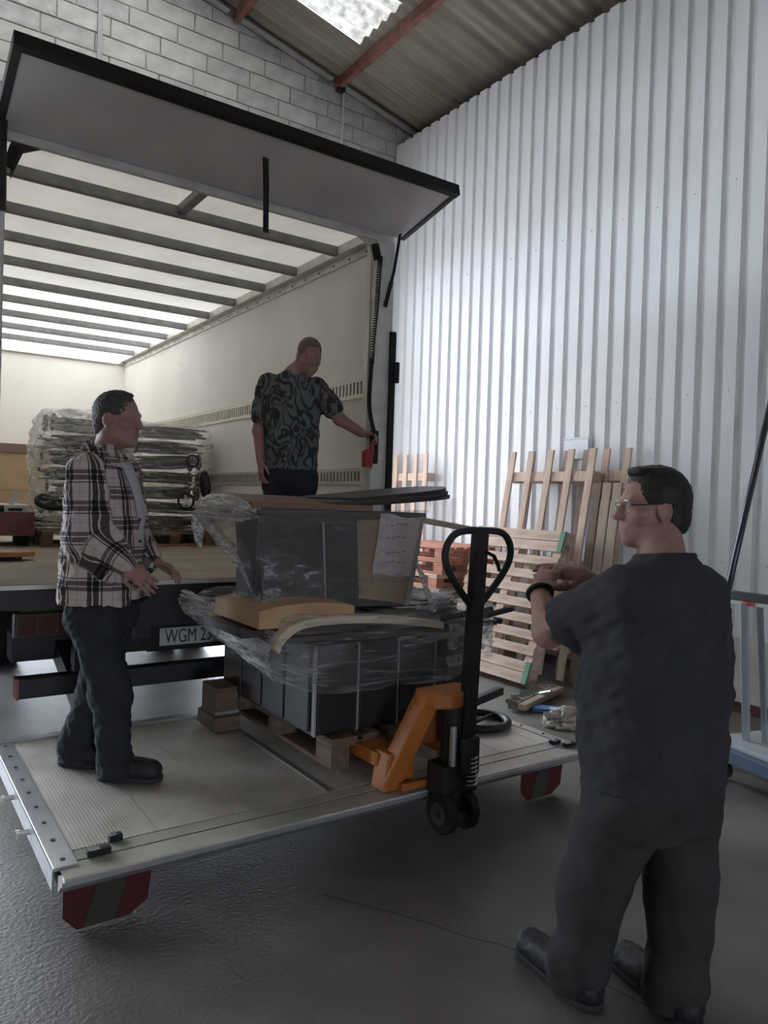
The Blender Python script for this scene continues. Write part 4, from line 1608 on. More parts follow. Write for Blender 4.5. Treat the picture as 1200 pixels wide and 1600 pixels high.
# ================================================================== PEOPLE
class SDF:
    """distance field on a grid; shapes blend smoothly, mesh() gives one continuous surface"""

    def __init__(s, lo, hi, h):
        s.lo = np.array(lo, np.float32)
        s.h = h
        s.n = [int(math.ceil((hi[i] - lo[i]) / h)) + 1 for i in range(3)]
        s.ax = [s.lo[i] + h * np.arange(s.n[i], dtype=np.float32) for i in range(3)]
        s.d = np.full(s.n, .3, np.float32)

    def _sub(s, lo, hi, pad):
        sl, g = [], []
        for i in range(3):
            a = max(0, int((lo[i] - pad - s.lo[i]) / s.h))
            b = min(s.n[i], int((hi[i] + pad - s.lo[i]) / s.h) + 2)
            if b <= a:
                return None, None
            sl.append(slice(a, b))
            g.append(s.ax[i][a:b])
        return tuple(sl), np.meshgrid(*g, indexing='ij', sparse=True)

    def _put(s, sl, v, k, sub):
        a = s.d[sl]
        if sub:
            v = -v
            if k > 0:
                q = np.maximum(k - np.abs(a - v), 0) / k
                s.d[sl] = np.maximum(a, v) + q * q * k * .25
            else:
                s.d[sl] = np.maximum(a, v)
        else:
            if k > 0:
                q = np.maximum(k - np.abs(a - v), 0) / k
                s.d[sl] = np.minimum(a, v) - q * q * k * .25
            else:
                s.d[sl] = np.minimum(a, v)

    def cone(s, a, b, r1, r2, k=.02, sub=False):
        a, b = np.array(a, float), np.array(b, float)
        R = max(r1, r2)
        sl, g = s._sub(np.minimum(a, b) - R, np.maximum(a, b) + R, max(k, 3 * s.h) + .01)
        if sl is None:
            return s
        ab = b - a
        L2 = max(float(ab @ ab), 1e-9)
        p = [g[i] - a[i] for i in range(3)]
        t = np.clip((p[0] * ab[0] + p[1] * ab[1] + p[2] * ab[2]) / L2, 0, 1)
        v = np.sqrt((p[0] - ab[0] * t) ** 2 + (p[1] - ab[1] * t) ** 2 + (p[2] - ab[2] * t) ** 2) - (r1 + (r2 - r1) * t)
        s._put(sl, v.astype(np.float32), k, sub)
        return s

    def path(s, pts, rad, k=.02):
        for (a, b), (ra, rb) in zip(zip(pts, pts[1:]), zip(rad, rad[1:])):
            s.cone(a, b, ra, rb, k)
        return s

    def ell(s, c, r, R=None, k=.015, sub=False):
        c = np.array(c, float)
        m = max(r)
        sl, g = s._sub(c - m, c + m, max(k, 3 * s.h) + .01)
        if sl is None:
            return s
        p = [g[i] - c[i] for i in range(3)]
        if R is not None:
            p = [R[0][j] * p[0] + R[1][j] * p[1] + R[2][j] * p[2] for j in range(3)]
        k0 = np.sqrt((p[0] / r[0]) ** 2 + (p[1] / r[1]) ** 2 + (p[2] / r[2]) ** 2)
        k1 = np.sqrt((p[0] / r[0] ** 2) ** 2 + (p[1] / r[1] ** 2) ** 2 + (p[2] / r[2] ** 2) ** 2) + 1e-6
        s._put(sl, (k0 * (k0 - 1) / k1).astype(np.float32), k, sub)
        return s

    def tower(s, levels, ang, k=.03, power=2.4):
        """levels (z, cx, cy, half width, half depth); ang = heading of the front"""
        z = np.array([l[0] for l in levels])
        f = lambda i, q: np.interp(q, z, [l[i] for l in levels])
        m = max(max(l[3], l[4]) for l in levels) + .03
        xs = [l[1] for l in levels]
        ys = [l[2] for l in levels]
        sl, g = s._sub((min(xs) - m, min(ys) - m, z[0]), (max(xs) + m, max(ys) + m, z[-1]), max(k, 3 * s.h) + .01)
        zz = g[2]
        cx, cy, a, b = (f(i, zz) for i in (1, 2, 3, 4))
        ca, sa = math.cos(ang), math.sin(ang)
        px, py = g[0] - cx, g[1] - cy
        fx = px * ca + py * sa            # forward
        rx = px * sa - py * ca            # right
        q = (np.abs(rx / a) ** power + np.abs(fx / b) ** power) ** (1 / power)
        v = (q - 1) * np.minimum(a, b)
        v = np.maximum(v, np.maximum(z[0] - zz, zz - z[-1]))
        s._put(sl, v.astype(np.float32), k, False)
        return s

    def wrinkle(s, amp, f, seed=0, dirs=None):
        sl, g = s._sub(s.lo, s.lo + s.h * np.array(s.n), 0)
        x, y, z = (q * f for q in g)
        n = np.sin(x * 1.9 + 2.3 * np.sin(z * 1.1 + y * .7 + seed) + seed) + np.sin(z * 2.3 + 1.9 * np.sin(x * .9 - y * 1.3 + seed * 2)) + np.sin(y * 2.1 + 2 * np.sin(z * .8 + x * 1.2 - seed))
        near = np.abs(s.d) < .06
        s.d = np.where(near, s.d + amp * n.astype(np.float32) / 3, s.d)
        return s

    def data(s):
        d, h = s.d, s.h
        S = d < 0
        c = S[:-1, :-1, :-1].astype(np.int8)
        tot = c.copy()
        offs = [(i, j, k) for i in (0, 1) for j in (0, 1) for k in (0, 1)]
        nx, ny, nzz = s.n
        for (i, j, k) in offs[1:]:
            tot += S[i:nx - 1 + i, j:ny - 1 + j, k:nzz - 1 + k]
        I, J, K = np.nonzero((tot > 0) & (tot < 8))
        V = {o: d[I + o[0], J + o[1], K + o[2]] for o in offs}
        acc = np.zeros((len(I), 3))
        cnt = np.zeros(len(I))
        for o in offs:
            for a in range(3):
                if o[a] == 0:
                    o2 = tuple(o[q] + (q == a) for q in range(3))
                    va, vb = V[o], V[o2]
                    m = (va < 0) != (vb < 0)
                    t = np.where(m, va / np.where(m, va - vb, 1), 0)
                    P = np.repeat(np.array([o], float), len(I), 0)
                    P[:, a] += t
                    acc += P * m[:, None]
                    cnt += m
        P = acc / cnt[:, None] + np.stack([I, J, K], 1)
        verts = s.lo + P * h
        idm = np.full(tot.shape, -1, np.int32)
        idm[I, J, K] = np.arange(len(I))
        quads = []
        for a in range(3):
            b, e = (a + 1) % 3, (a + 2) % 3
            sa = [slice(None)] * 3
            sb = [slice(None)] * 3
            sa[a], sb[a] = slice(0, -1), slice(1, None)
            A, B = S[tuple(sa)], S[tuple(sb)]
            idx = np.stack(np.nonzero(A != B), 1)
            ok = (idx[:, b] > 0) & (idx[:, e] > 0) & (idx[:, b] < s.n[b] - 1) & (idx[:, e] < s.n[e] - 1)
            idx = idx[ok]
            inn = A[tuple(idx.T)]
            q = []
            for db, de in ((-1, -1), (0, -1), (0, 0), (-1, 0)):
                t = idx.copy()
                t[:, b] += db
                t[:, e] += de
                q.append(idm[tuple(t.T)])
            q = np.stack(q, 1)
            q[~inn] = q[~inn][:, ::-1]
            quads.append(q)
        return verts, np.concatenate(quads)

    def mesh(s, name, material):
        v, q = s.data()
        me = bpy.data.meshes.new(name)
        me.vertices.add(len(v))
        me.vertices.foreach_set('co', v.astype(np.float32).ravel())
        me.loops.add(len(q) * 4)
        me.loops.foreach_set('vertex_index', q.astype(np.int32).ravel())
        me.polygons.add(len(q))
        me.polygons.foreach_set('loop_start', np.arange(0, len(q) * 4, 4, dtype=np.int32))
        me.polygons.foreach_set('loop_total', np.full(len(q), 4, np.int32))
        me.polygons.foreach_set('use_smooth', np.ones(len(q), bool))
        me.update()
        me.validate()
        me.materials.append(material)
        return me


def rot(yaw, pitch=0.0, tilt=0.0):
    """columns: right, forward, up of a head that faces heading yaw"""
    Rz = Matrix.Rotation(yaw - PI / 2, 3, 'Z')
    Rx = Matrix.Rotation(pitch, 3, 'X')
    Ry = Matrix.Rotation(tilt, 3, 'Y')
    return np.array(Rz @ Rx @ Ry)


def head(S, c, R, sc=1.0, neck=None, nr=.058):
    c = np.array(c)
    P = lambda x, y, z: c + R @ (np.array((x, y, z)) * sc)
    E = lambda p, r, k=.012, sub=False: S.ell(P(*p), [q * sc for q in r], R, k * sc, sub)
    E((0, -.012, .030), (.076, .098, .088), .0)
    E((0, .020, -.040), (.061, .074, .078), .03)
    E((0, .050, -.085), (.040, .040, .034), .025)
    E((0, .074, -.100), (.022, .018, .018), .015)
    for s in (-1, 1):
        E((s * .041, .058, -.022), (.024, .026, .020), .02)
        E((s * .078, -.006, -.010), (.009, .024, .034), .008)
        E((s * .052, .0, -.075), (.020, .040, .024), .03)
    S.cone(P(-.034, .078, .024), P(.034, .078, .024), .012 * sc, .012 * sc, .015 * sc)
    for s in (-1, 1):
        E((s * .032, .101, .004), (.017, .016, .0105), .008, True)
        E((s * .032, .0785, .003), (.0125, .0125, .0115), .002)
    S.cone(P(0, .088, .018), P(0, .110, -.026), .0085 * sc, .0130 * sc, .010 * sc)
    for s in (-1, 1):
        E((s * .0125, .099, -.030), (.0085, .0105, .0085), .007)
    S.cone(P(-.019, .0865, -.058), P(.019, .0865, -.058), .0065 * sc, .0065 * sc, .007 * sc)
    S.cone(P(-.017, .0855, -.070), P(.017, .0855, -.070), .0072 * sc, .0072 * sc, .007 * sc)
    S.cone(P(-.022, .0985, -.064), P(.022, .0985, -.064), .0026 * sc, .0026 * sc, .002, True)
    if neck is not None:
        S.cone(P(0, -.028, -.06), neck, .056 * sc, nr, .03)


def hair(c, R, sc, material, cut, name='hair', thick=.010, rough=.004, back=-.07, h=.004, tuft=None):
    c = np.array(c)
    lo, hi = c - .17, c + .17
    S = SDF(lo, hi, h)
    P = lambda x, y, z: c + R @ (np.array((x, y, z)) * sc)
    S.ell(P(0, -.013, .032), [(.076 + thick) * sc, (.098 + thick) * sc, (.088 + thick) * sc], R, 0)
    S.ell(P(0, -.05, -.03), [(.062 + thick) * sc, (.055 + thick) * sc, (.07) * sc], R, .02)
    if tuft:
        for p, r in tuft:
            S.ell(P(*p), [q * sc for q in r], R, .012)
    S.wrinkle(rough, 130, 1.0)
    # trim to the hairline: planes in head space
    sl, g = S._sub(lo, hi, 0)
    q = [(g[0] - c[0]), (g[1] - c[1]), (g[2] - c[2])]
    x, y, z = [(R[0][j] * q[0] + R[1][j] * q[1] + R[2][j] * q[2]) / sc for j in range(3)]
    front = np.maximum(y - cut[0] - .25 * np.maximum(z - .06, 0), cut[1] - z + .0 * x)          # in front of cut[0] the hair ends at height cut[1]
    a = np.minimum(y - cut[0] + .55 * np.maximum(.045 - z, 0) + .0, cut[1] - z)    # forward and low: hairline slants back to the sideburn
    a = np.maximum(a, np.minimum(y - .012, .0 - z))
    b = np.minimum(back - z, y * 0 + 1)                 # below the nape line
    e = np.minimum(np.minimum(cut[2] - z, np.abs(x) - .045), y + .028)   # round the ears
    S.d = S.d + thick * 1.05 * sc * np.clip((y - .005) / .055, 0, 1) * np.clip((.118 - z) / .035, 0, 1)
    S.d = np.maximum(S.d, np.maximum(np.maximum(a, b), e) * sc)
    return S.mesh(name, material)


def hand(S, wrist, d, back, thumb, curl=(.35, .45, .35), sc=1.0, spread=.10, thumb_curl=.3, fan=None):
    """palm with five separate fingers. d: wrist->knuckles, back: normal of the hand's back, thumb: +1/-1 side"""
    w = np.array(wrist, float)
    d = np.array(d, float)
    d /= np.linalg.norm(d)
    n = np.array(back, float)
    n -= d * (n @ d)
    n /= np.linalg.norm(n)
    lat = np.cross(d, n) * thumb          # towards the thumb side
    k = .006 * sc
    kn = w + d * .085 * sc
    Rm = np.stack([lat, d, n], 1)
    S.ell(w + d * .048 * sc, [.041 * sc, .056 * sc, .016 * sc], Rm, .02)
    S.cone(kn + lat * .028 * sc, kn - lat * .028 * sc, .0125 * sc, .0115 * sc, .012)
    lens = ((.028, .042, .026, .021), (.010, .047, .029, .022), (-.010, .043, .028, .022), (-.028, .034, .022, .019))
    for i, (o, a, b, c_) in enumerate(lens):
        cl = [q * (1 + .06 * i) for q in curl] if fan is None else fan[i]
        p = kn + lat * o * sc
        ang = 0
        base = d * math.cos(spread * (1.5 - i) * .5) + lat * math.sin(spread * (1.5 - i) * .5)
        r = .0092 * sc
        for L, q, r2 in zip((a, b, c_), cl, (.0085, .0078, .0068)):
            ang += q
            v = base * math.cos(ang) - n * math.sin(ang)
            p2 = p + v * L * sc
            S.cone(p, p2, r, r2 * sc, .004)
            p, r = p2, r2 * sc
    t0 = w + d * .022 * sc + lat * .028 * sc
    v = d * .62 + lat * .70 - n * .25
    v /= np.linalg.norm(v)
    t1 = t0 + v * .040 * sc
    v2 = d * .9 + lat * (.35 - thumb_curl) - n * (.25 + thumb_curl)
    v2 /= np.linalg.norm(v2)
    t2 = t1 + v2 * .032 * sc
    v3 = d * .95 + lat * (.1 - thumb_curl) - n * (.25 + thumb_curl)
    v3 /= np.linalg.norm(v3)
    t3 = t2 + v3 * .026 * sc
    S.cone(t0, t1, .0145 * sc, .0110 * sc, .010)
    S.cone(t1, t2, .0105 * sc, .0098 * sc, .005)
    S.cone(t2, t3, .0098 * sc, .0075 * sc, .004)


def shoe(heel, toe, ground, material, sole_mat, parent, w=.047, h=.09, name='shoe'):
    heel, toe = np.array((*heel, ground)), np.array((*toe, ground))
    d = (toe - heel) / np.linalg.norm(toe - heel)
    L = np.linalg.norm(toe - heel)
    up = np.array((0, 0, 1.))
    S = SDF(np.minimum(heel, toe) - .09, np.maximum(heel, toe) + np.array((.09, .09, .2)), .006)
    S.cone(heel + d * .045 + up * .055, heel + d * (L - .055) + up * .048, w, w + .002, .0)
    S.cone(heel + d * .05 + up * .07, heel + d * .075 + up * h * 1.35, w * .98, w * .93, .03)
    S.cone(heel + d * .09 + up * .075, heel + d * L * .72 + up * .06, .04, .034, .03)
    S.wrinkle(.002, 90, 2)
    sl, g = S._sub(S.lo, S.lo + S.h * np.array(S.n), 0)
    S.d = np.maximum(S.d, (ground + .012) - g[2])
    o = link(name, S.mesh(name, material), parent)
    S2 = SDF(np.minimum(heel, toe) - .09, np.maximum(heel, toe) + np.array((.09, .09, .06)), .006)
    S2.cone(heel + d * .046 + up * .02, heel + d * (L - .054) + up * .02, w + .003, w + .006, 0)
    sl, g = S2._sub(S2.lo, S2.lo + S2.h * np.array(S2.n), 0)
    S2.d = np.maximum(S2.d, np.maximum(ground + .002 - g[2], g[2] - ground - .026))
    link('sole', S2.mesh('sole', sole_mat), o, world=False)
    return o


def weave(me, bones):
    """cloth coordinates along the nearest bone: (around, along, 0)"""
    n = len(me.vertices)
    co = np.empty(n * 3, np.float32)
    me.vertices.foreach_get('co', co)
    co = co.reshape(-1, 3)
    best = np.full(n, 1e9)
    uv = np.zeros((n, 3), np.float32)
    for (a, b, r, ref, rr) in bones:
        a, b = np.array(a, float), np.array(b, float)
        ab = b - a
        L = np.linalg.norm(ab)
        ab /= L
        p = co - a
        t = p @ ab
        tc = np.clip(t, 0, L)
        dd = np.linalg.norm(p - tc[:, None] * ab, axis=1) - r
        x = np.array(ref, float)
        x -= ab * (x @ ab)
        x /= np.linalg.norm(x)
        y = np.cross(ab, x)
        q = p - t[:, None] * ab
        ang = np.arctan2(q @ y, q @ x)
        m = dd < best
        best[m] = dd[m]
        uv[m, 0] = ang[m] * rr
        uv[m, 1] = t[m]
    at = me.attributes.new('weave', 'FLOAT_VECTOR', 'POINT')
    at.data.foreach_set('vector', uv.ravel())


def plaid_mat(name, period=.135):
    m = bpy.data.materials.new(name)
    m.use_nodes = True
    nt = m.node_tree
    N = nt.nodes.new
    b = nt.nodes['Principled BSDF']
    b.inputs['Roughness'].default_value = .9
    b.inputs['Specular IOR Level'].default_value = .15
    at = N('ShaderNodeAttribute')
    at.attribute_name = 'weave'
    sx = N('ShaderNodeSeparateXYZ')
    nt.links.new(at.outputs['Vector'], sx.inputs[0])
    cols = []
    for ax in (0, 1):
        mu = N('ShaderNodeMath')
        mu.operation = 'MULTIPLY'
        mu.inputs[1].default_value = 1 / period
        nt.links.new(sx.outputs[ax], mu.inputs[0])
        fr = N('ShaderNodeMath')
        fr.operation = 'FRACT'
        nt.links.new(mu.outputs[0], fr.inputs[0])
        r = N('ShaderNodeValToRGB')
        r.color_ramp.interpolation = 'CONSTANT'
        e = r.color_ramp.elements
        stops = [(0, (.16, .16, .18)), (.13, (1.08, 1.08, 1.08)), (.17, (.13, .13, .15)), (.33, (1.05, 1.05, 1.05)), (.38, (.20, .20, .23)), (.43, (1, 1, 1)), (.70, (.75, .55, .52)), (.72, (1, 1, 1))]
        e[0].position, e[0].color = stops[0][0], stops[0][1] + (1,)
        e[1].position, e[1].color = stops[1][0], stops[1][1] + (1,)
        for p, c in stops[2:]:
            q = e.new(p)
            q.color = c + (1,)
        nt.links.new(fr.outputs[0], r.inputs['Fac'])
        cols.append(r)
    mx = N('ShaderNodeMix')
    mx.data_type = 'RGBA'
    mx.blend_type = 'MULTIPLY'
    mx.inputs[0].default_value = .85
    nt.links.new(cols[0].outputs[0], mx.inputs[6])
    nt.links.new(cols[1].outputs[0], mx.inputs[7])
    m2 = N('ShaderNodeMix')
    m2.data_type = 'RGBA'
    m2.blend_type = 'MULTIPLY'
    m2.inputs[0].default_value = 1
    m2.inputs[7].default_value = (.56, .475, .45, 1)
    nt.links.new(mx.outputs[2], m2.inputs[6])
    nt.links.new(m2.outputs[2], b.inputs['Base Color'])
    return m


def camo_mat(name):
    m = bpy.data.materials.new(name)
    m.use_nodes = True
    nt = m.node_tree
    N = nt.nodes.new
    b = nt.nodes['Principled BSDF']
    b.inputs['Roughness'].default_value = .9
    b.inputs['Specular IOR Level'].default_value = .15
    tc = N('ShaderNodeTexCoord')
    mp = N('ShaderNodeMapping')
    mp.inputs['Scale'].default_value = (1, 1, .55)
    nt.links.new(tc.outputs['Object'], mp.inputs['Vector'])
    n = N('ShaderNodeTexNoise')
    n.inputs['Scale'].default_value = 8.5
    n.inputs['Detail'].default_value = 1.5
    n.inputs['Distortion'].default_value = 1.2
    nt.links.new(mp.outputs['Vector'], n.inputs['Vector'])
    r = N('ShaderNodeValToRGB')
    e = r.color_ramp.elements
    e[0].position, e[0].color = .0, (.125, .132, .135, 1)
    e[1].position, e[1].color = .42, (.135, .142, .145, 1)
    for pos, c in ((.45, .045), (.505, .045), (.53, .15), (.59, .16), (.615, .05), (.66, .055), (.70, .13)):
        q = e.new(pos)
        q.color = (c * .96, c, c * 1.02, 1)
    nt.links.new(n.outputs['Fac'], r.inputs['Fac'])
    nt.links.new(r.outputs['Color'], b.inputs['Base Color'])
    return m


def skin_mat(name, c):
    m = mat(name, c, .55, var=.12, scale=25, bump=.08, bscale=120)
    m.node_tree.nodes['Principled BSDF'].inputs['Subsurface Weight'].default_value = .0
    return m


def V3(*p):
    return np.array(p, float)


m_skin_r = skin_mat('skin_tanned', (.36, .205, .165))
m_skin_l = skin_mat('skin_ruddy', (.34, .19, .165))
m_hairdark = mat('dark_hair', (.018, .016, .015), .6, var=.3, scale=90)
m_hairgrey = mat('greying_hair', (.060, .055, .050), .7, var=.35, scale=120)
m_stubble = mat('shaved_stubble', (.16, .105, .085), .7, var=.25, scale=160)
m_tee = mat('charcoal_tshirt', (.050, .051, .056), .9, spec=.15, var=.12, scale=8)
m_trous = mat('black_work_trousers', (.050, .048, .049), .9, spec=.15, var=.15, scale=9)
m_trous2 = mat('dark_navy_trousers', (.036, .038, .045), .9, spec=.15, var=.15, scale=9)
m_shoe = mat('black_shoe_leather', (.020, .020, .022), .6, var=.2, scale=30)
m_sole = mat('dark_shoe_sole', (.035, .033, .032), .8)

# ---------------------------------------------------------------- man in black at right, seen from behind
A_ = math.radians(84)
HA = math.radians(150)
fw = V3(math.cos(A_), math.sin(A_), 0)
rt = V3(math.sin(A_), -math.cos(A_), 0)
up_ = V3(0, 0, 1)
c0 = V3(2.10, 1.46, 0)
L_ = lambda r, f, z: c0 + rt * r + fw * f + up_ * z
hc = V3(2.12, 1.515, 1.625)
neckb = L_(.0, -.01, 1.46)
shL, shR = L_(-.195, .0, 1.345), L_(.195, -.01, 1.350)
elL, wrL = V3(1.885, 1.735, 1.195), V3(1.975, 1.865, 1.315)
elR, wrR = L_(.24, .15, 1.14), V3(2.19, 1.86, 1.37)
ankL, ankR = V3(1.952, 1.615, .10), V3(2.155, 1.395, .10)
S = SDF((1.70, 1.05, .04), (2.48, 2.12, 1.80), .0055)
Rh = rot(HA, -.02)
head(S, hc, Rh, 1.08, neckb, .072)
S.tower([(.80, *L_(0, 0, 0)[:2], .20, .14), (1.1, *L_(0, 0, 0)[:2], .22, .15), (1.35, *L_(0, 0, 0)[:2], .20, .12), (1.44, *L_(0, 0, 0)[:2], .10, .09)], A_)
S.path([shL, elL], [.060, .050], .02).path([elL, wrL], [.052, .034], .02)
S.path([shR, elR], [.058, .048], .02).path([elR, wrR], [.048, .033], .02)
hand(S, wrL, V3(.62, .20, .55), V3(-.6, -.3, .6), 1, (.25, .35, .3), 1.05, .12)
hand(S, wrR, V3(-.85, .30, .10), V3(-.1, -.55, .8), -1, (.10, .15, .15), 1.05, .16)
S.path([L_(-.10, 0, .86), ankL], [.10, .05]).path([L_(.10, 0, .86), ankR], [.10, .05])
pr = tag(link('person', S.mesh('person', m_skin_r)), 'man in black t-shirt and glasses at right, seen from behind, gesturing', 'person')
# t-shirt
S = SDF((1.72, 1.05, .70), (2.48, 1.95, 1.60), .008)
S.tower([(.745, *L_(0, .0, 0)[:2], .246, .178), (.90, *L_(0, .01, 0)[:2], .258, .192), (1.05, *L_(0, .01, 0)[:2], .266, .19), (1.20, *L_(0, .0, 0)[:2], .264, .175), (1.30, *L_(0, -.005, 0)[:2], .248, .155), (1.375, *L_(0, -.01, 0)[:2], .205, .130), (1.425, *L_(0, -.014, 0)[:2], .140, .106), (1.455, *L_(0, -.016, 0)[:2], .104, .094), (1.472, *L_(0, -.016, 0)[:2], .092, .088)], A_, .03)
mid = shL + (elL - shL) * .64
S.cone(shL + rt * .03, mid, .098, .088, .05)
midR = shR + (elR - shR) * .72
S.cone(shR - rt * .03, midR, .095, .088, .05)
S.wrinkle(.006, 21, 1.0)
S.wrinkle(.0035, 50, 3.0)
S.cone(mid + (elL - mid) * .80, elL + (elL - mid) * .4, .09, .09, .0, True)
link('tshirt', S.mesh('tshirt', m_tee), pr)
# trousers
S = SDF((1.72, 1.05, .02), (2.46, 1.90, .98), .008)
S.tower([(.60, *L_(0, -.005, 0)[:2], .205, .150), (.72, *L_(0, -.005, 0)[:2], .232, .172), (.85, *L_(0, 0, 0)[:2], .238, .175), (.95, *L_(0, 0, 0)[:2], .235, .17)], A_, .03)
for s, an in ((-1, ankL), (1, ankR)):
    hp = L_(s * .120, 0, .70)
    kn = hp * .42 + an * .58 + V3(0, 0, .05) + rt * s * .022
    S.path([hp, kn, an + V3(0, -.015, .02)], [.130, .112, .090], .03)
    S.cone(an + V3(0, .0, .03), an + V3(0, .02, -.035), .094, .086, .03)
S.wrinkle(.007, 15, 2.0)
S.wrinkle(.0022, 40, .5)
link('trousers', S.mesh('trousers', m_trous), pr)
shoe((1.945, 1.525), (1.985, 1.905), 0, m_shoe, m_sole, pr, .050)
shoe((2.140, 1.300), (2.225, 1.670), 0, m_shoe, m_sole, pr, .050)
link('hair', hair(hc, Rh, 1.08, m_hairdark, (.060, .070, .012), thick=.011, rough=.0018, back=-.078, tuft=[((0, .048, .104), (.046, .030, .016)), ((0, .015, .114), (.06, .06, .012))]), pr)
b = MB()
PH = lambda x, y, z: Vector(hc + Rh @ (np.array((x, y, z)) * 1.08))
for s in (-1, 1):
    ring = [PH(s * .034 + .026 * math.cos(t), .101 - .012 * abs(math.cos(t)), .002 + .019 * math.sin(t)) for t in [2 * PI * k / 20 for k in range(20)]]
    b.tube(ring, .0018, 5, closed=True)
    tp = MB()
    tp.tube([PH(s * .060, .092, .008), PH(s * .076, .05, .010), PH(s * .083, -.005, .012)], .0022, 5)
    tp.build('glasses_temple', m_dkmetal, pr)
b.tube([PH(-.009, .107, .008), PH(.009, .107, .008)], .002, 5)
b.build('glasses', m_chrome, pr)
b = MB()
dw = Vector(wrL - elL).normalized()
wc = Vector(wrL) - dw * .012
x_ = dw.orthogonal().normalized()
y_ = dw.cross(x_)
b.tube([wc + (x_ * math.cos(t) + y_ * math.sin(t)) * .041 for t in [2 * PI * k / 20 for k in range(20)]], .010, 6, closed=True)
b.build('wristwatch', m_rubber, pr)
b = MB()
cb = L_(0, -.016, 1.470)
b.tube([tuple(cb + rt * .088 * math.cos(t) + fw * .084 * math.sin(t) + up_ * (.004 * math.sin(t) * -2)) for t in [2 * PI * k / 32 for k in range(32)]], .011, 8, closed=True)
b.build('collar', m_tee, pr, smooth=True)
# keys at the belt
b = MB()
kp = L_(.245, -.06, .80)
b.sphere(tuple(kp), .018)
b.beam(tuple(kp), tuple(kp - up_ * .07 + rt * .01), .012, .004)
b.build('key_bunch', m_chrome, pr)

# ---------------------------------------------------------------- man in plaid shirt on the tail lift
A_ = math.radians(-42)
HA = math.radians(-44)
fw = V3(math.cos(A_), math.sin(A_), 0)
rt = V3(math.sin(A_), -math.cos(A_), 0)
c0 = V3(.90, 3.575, 0)
L_ = lambda r, f, z: c0 + rt * r + fw * f + up_ * z
G = .30
hc = V3(.935, 3.545, 1.960)
neckb = L_(0, -.01, 1.775)
shR, shL = L_(.185, -.01, 1.715), L_(-.185, .0, 1.715)
elR, wrR = V3(.775, 3.435, 1.425), V3(.925, 3.305, 1.305)
elL, wrL = L_(-.235, .03, 1.42), L_(-.08, .20, 1.30)
ankR, ankL = V3(.945, 3.475, G + .09), V3(.835, 3.76, G + .09)
S = SDF((.52, 3.08, G + .03), (1.30, 4.05, 2.13), .0055)
Rh = rot(HA, -.06)
head(S, hc, Rh, 1.05, neckb, .066)
S.tower([(1.12, *L_(0, 0, 0)[:2], .17, .12), (1.4, *L_(0, 0, 0)[:2], .18, .13), (1.68, *L_(0, 0, 0)[:2], .17, .10), (1.76, *L_(0, 0, 0)[:2], .09, .08)], A_)
S.path([shR, elR, wrR], [.052, .043, .031]).path([shL, elL, wrL], [.052, .043, .031])
hand(S, wrR, V3(.62, -.50, -.62), V3(-.45, -.75, .35), 1, (.30, .35, .30), 1.0, .10)
hand(S, wrL, V3(.70, -.62, -.25), V3(.2, .3, .9), -1, (.35, .5, .4), 1.0, .10, thumb_curl=-.1)
S.path([L_(.09, 0, 1.12), ankR], [.09, .045]).path([L_(-.09, 0, 1.12), ankL], [.09, .045])
pl = tag(link('person', S.mesh('person', m_skin_l)), 'man in plaid flannel shirt standing on the tail lift at left', 'person')
# shirt
S = SDF((.48, 3.08, 1.05), (1.24, 4.0, 1.86), .0075)
S.tower([(1.115, *L_(0, -.005, 0)[:2], .215, .180), (1.22, *L_(0, .0, 0)[:2], .218, .180), (1.36, *L_(0, .008, 0)[:2], .220, .176), (1.50, *L_(0, .005, 0)[:2], .222, .165), (1.62, *L_(0, -.005, 0)[:2], .215, .145), (1.69, *L_(0, -.012, 0)[:2], .190, .122), (1.755, *L_(0, -.018, 0)[:2], .135, .100), (1.80, *L_(0, -.018, 0)[:2], .095, .086), (1.835, *L_(0, -.016, 0)[:2], .078, .076)], A_, .03)
S.path([shR - rt * .02, elR], [.083, .066], .04).path([elR, wrR - (wrR - elR) * .06], [.066, .050], .03)
S.path([shL + rt * .02, elL], [.083, .066], .04).path([elL, wrL - (wrL - elL) * .06], [.066, .050], .03)
S.wrinkle(.006, 23, 4.0)
S.wrinkle(.004, 52, 2.0)
me = S.mesh('plaid_shirt', plaid_mat('flannel_plaid'))
weave(me, [(L_(0, 0, 1.05), L_(0, 0, 1.80), .16, fw, .19), (shR, elR, .07, fw, .072), (elR, wrR, .055, up_, .060), (shL, elL, .07, fw, .072), (elL, wrL, .055, up_, .06)])
psh = link('plaid_shirt', me, pl)
b = MB()
for s in (-1, 1):
    P = []
    for k in range(7):
        t = PI * (.02 + .86 * k / 6)
        rr, ff = s * .085 * math.sin(t), -.085 * math.cos(t) - .01
        top = L_(rr * 1.0, ff * .95 - .008, 1.862 - .060 * k / 6)
        bot = L_(rr * 1.55, ff * 1.35 + .008, 1.795 - .060 * k / 6)
        P.append([tuple(top), tuple((top + bot) / 2 + rt * s * .012 + up_ * .006), tuple(bot)])
    b.grid(P)
co = b.mesh('collar', psh.data.materials[0], True)
at = co.attributes.new('weave', 'FLOAT_VECTOR', 'POINT')
for i, v in enumerate(co.vertices):
    at.data[i].vector = (v.co.x * .7, v.co.z, 0)
o = link('collar', co, pl)
md = o.modifiers.new('thick', 'SOLIDIFY')
md.thickness = .006
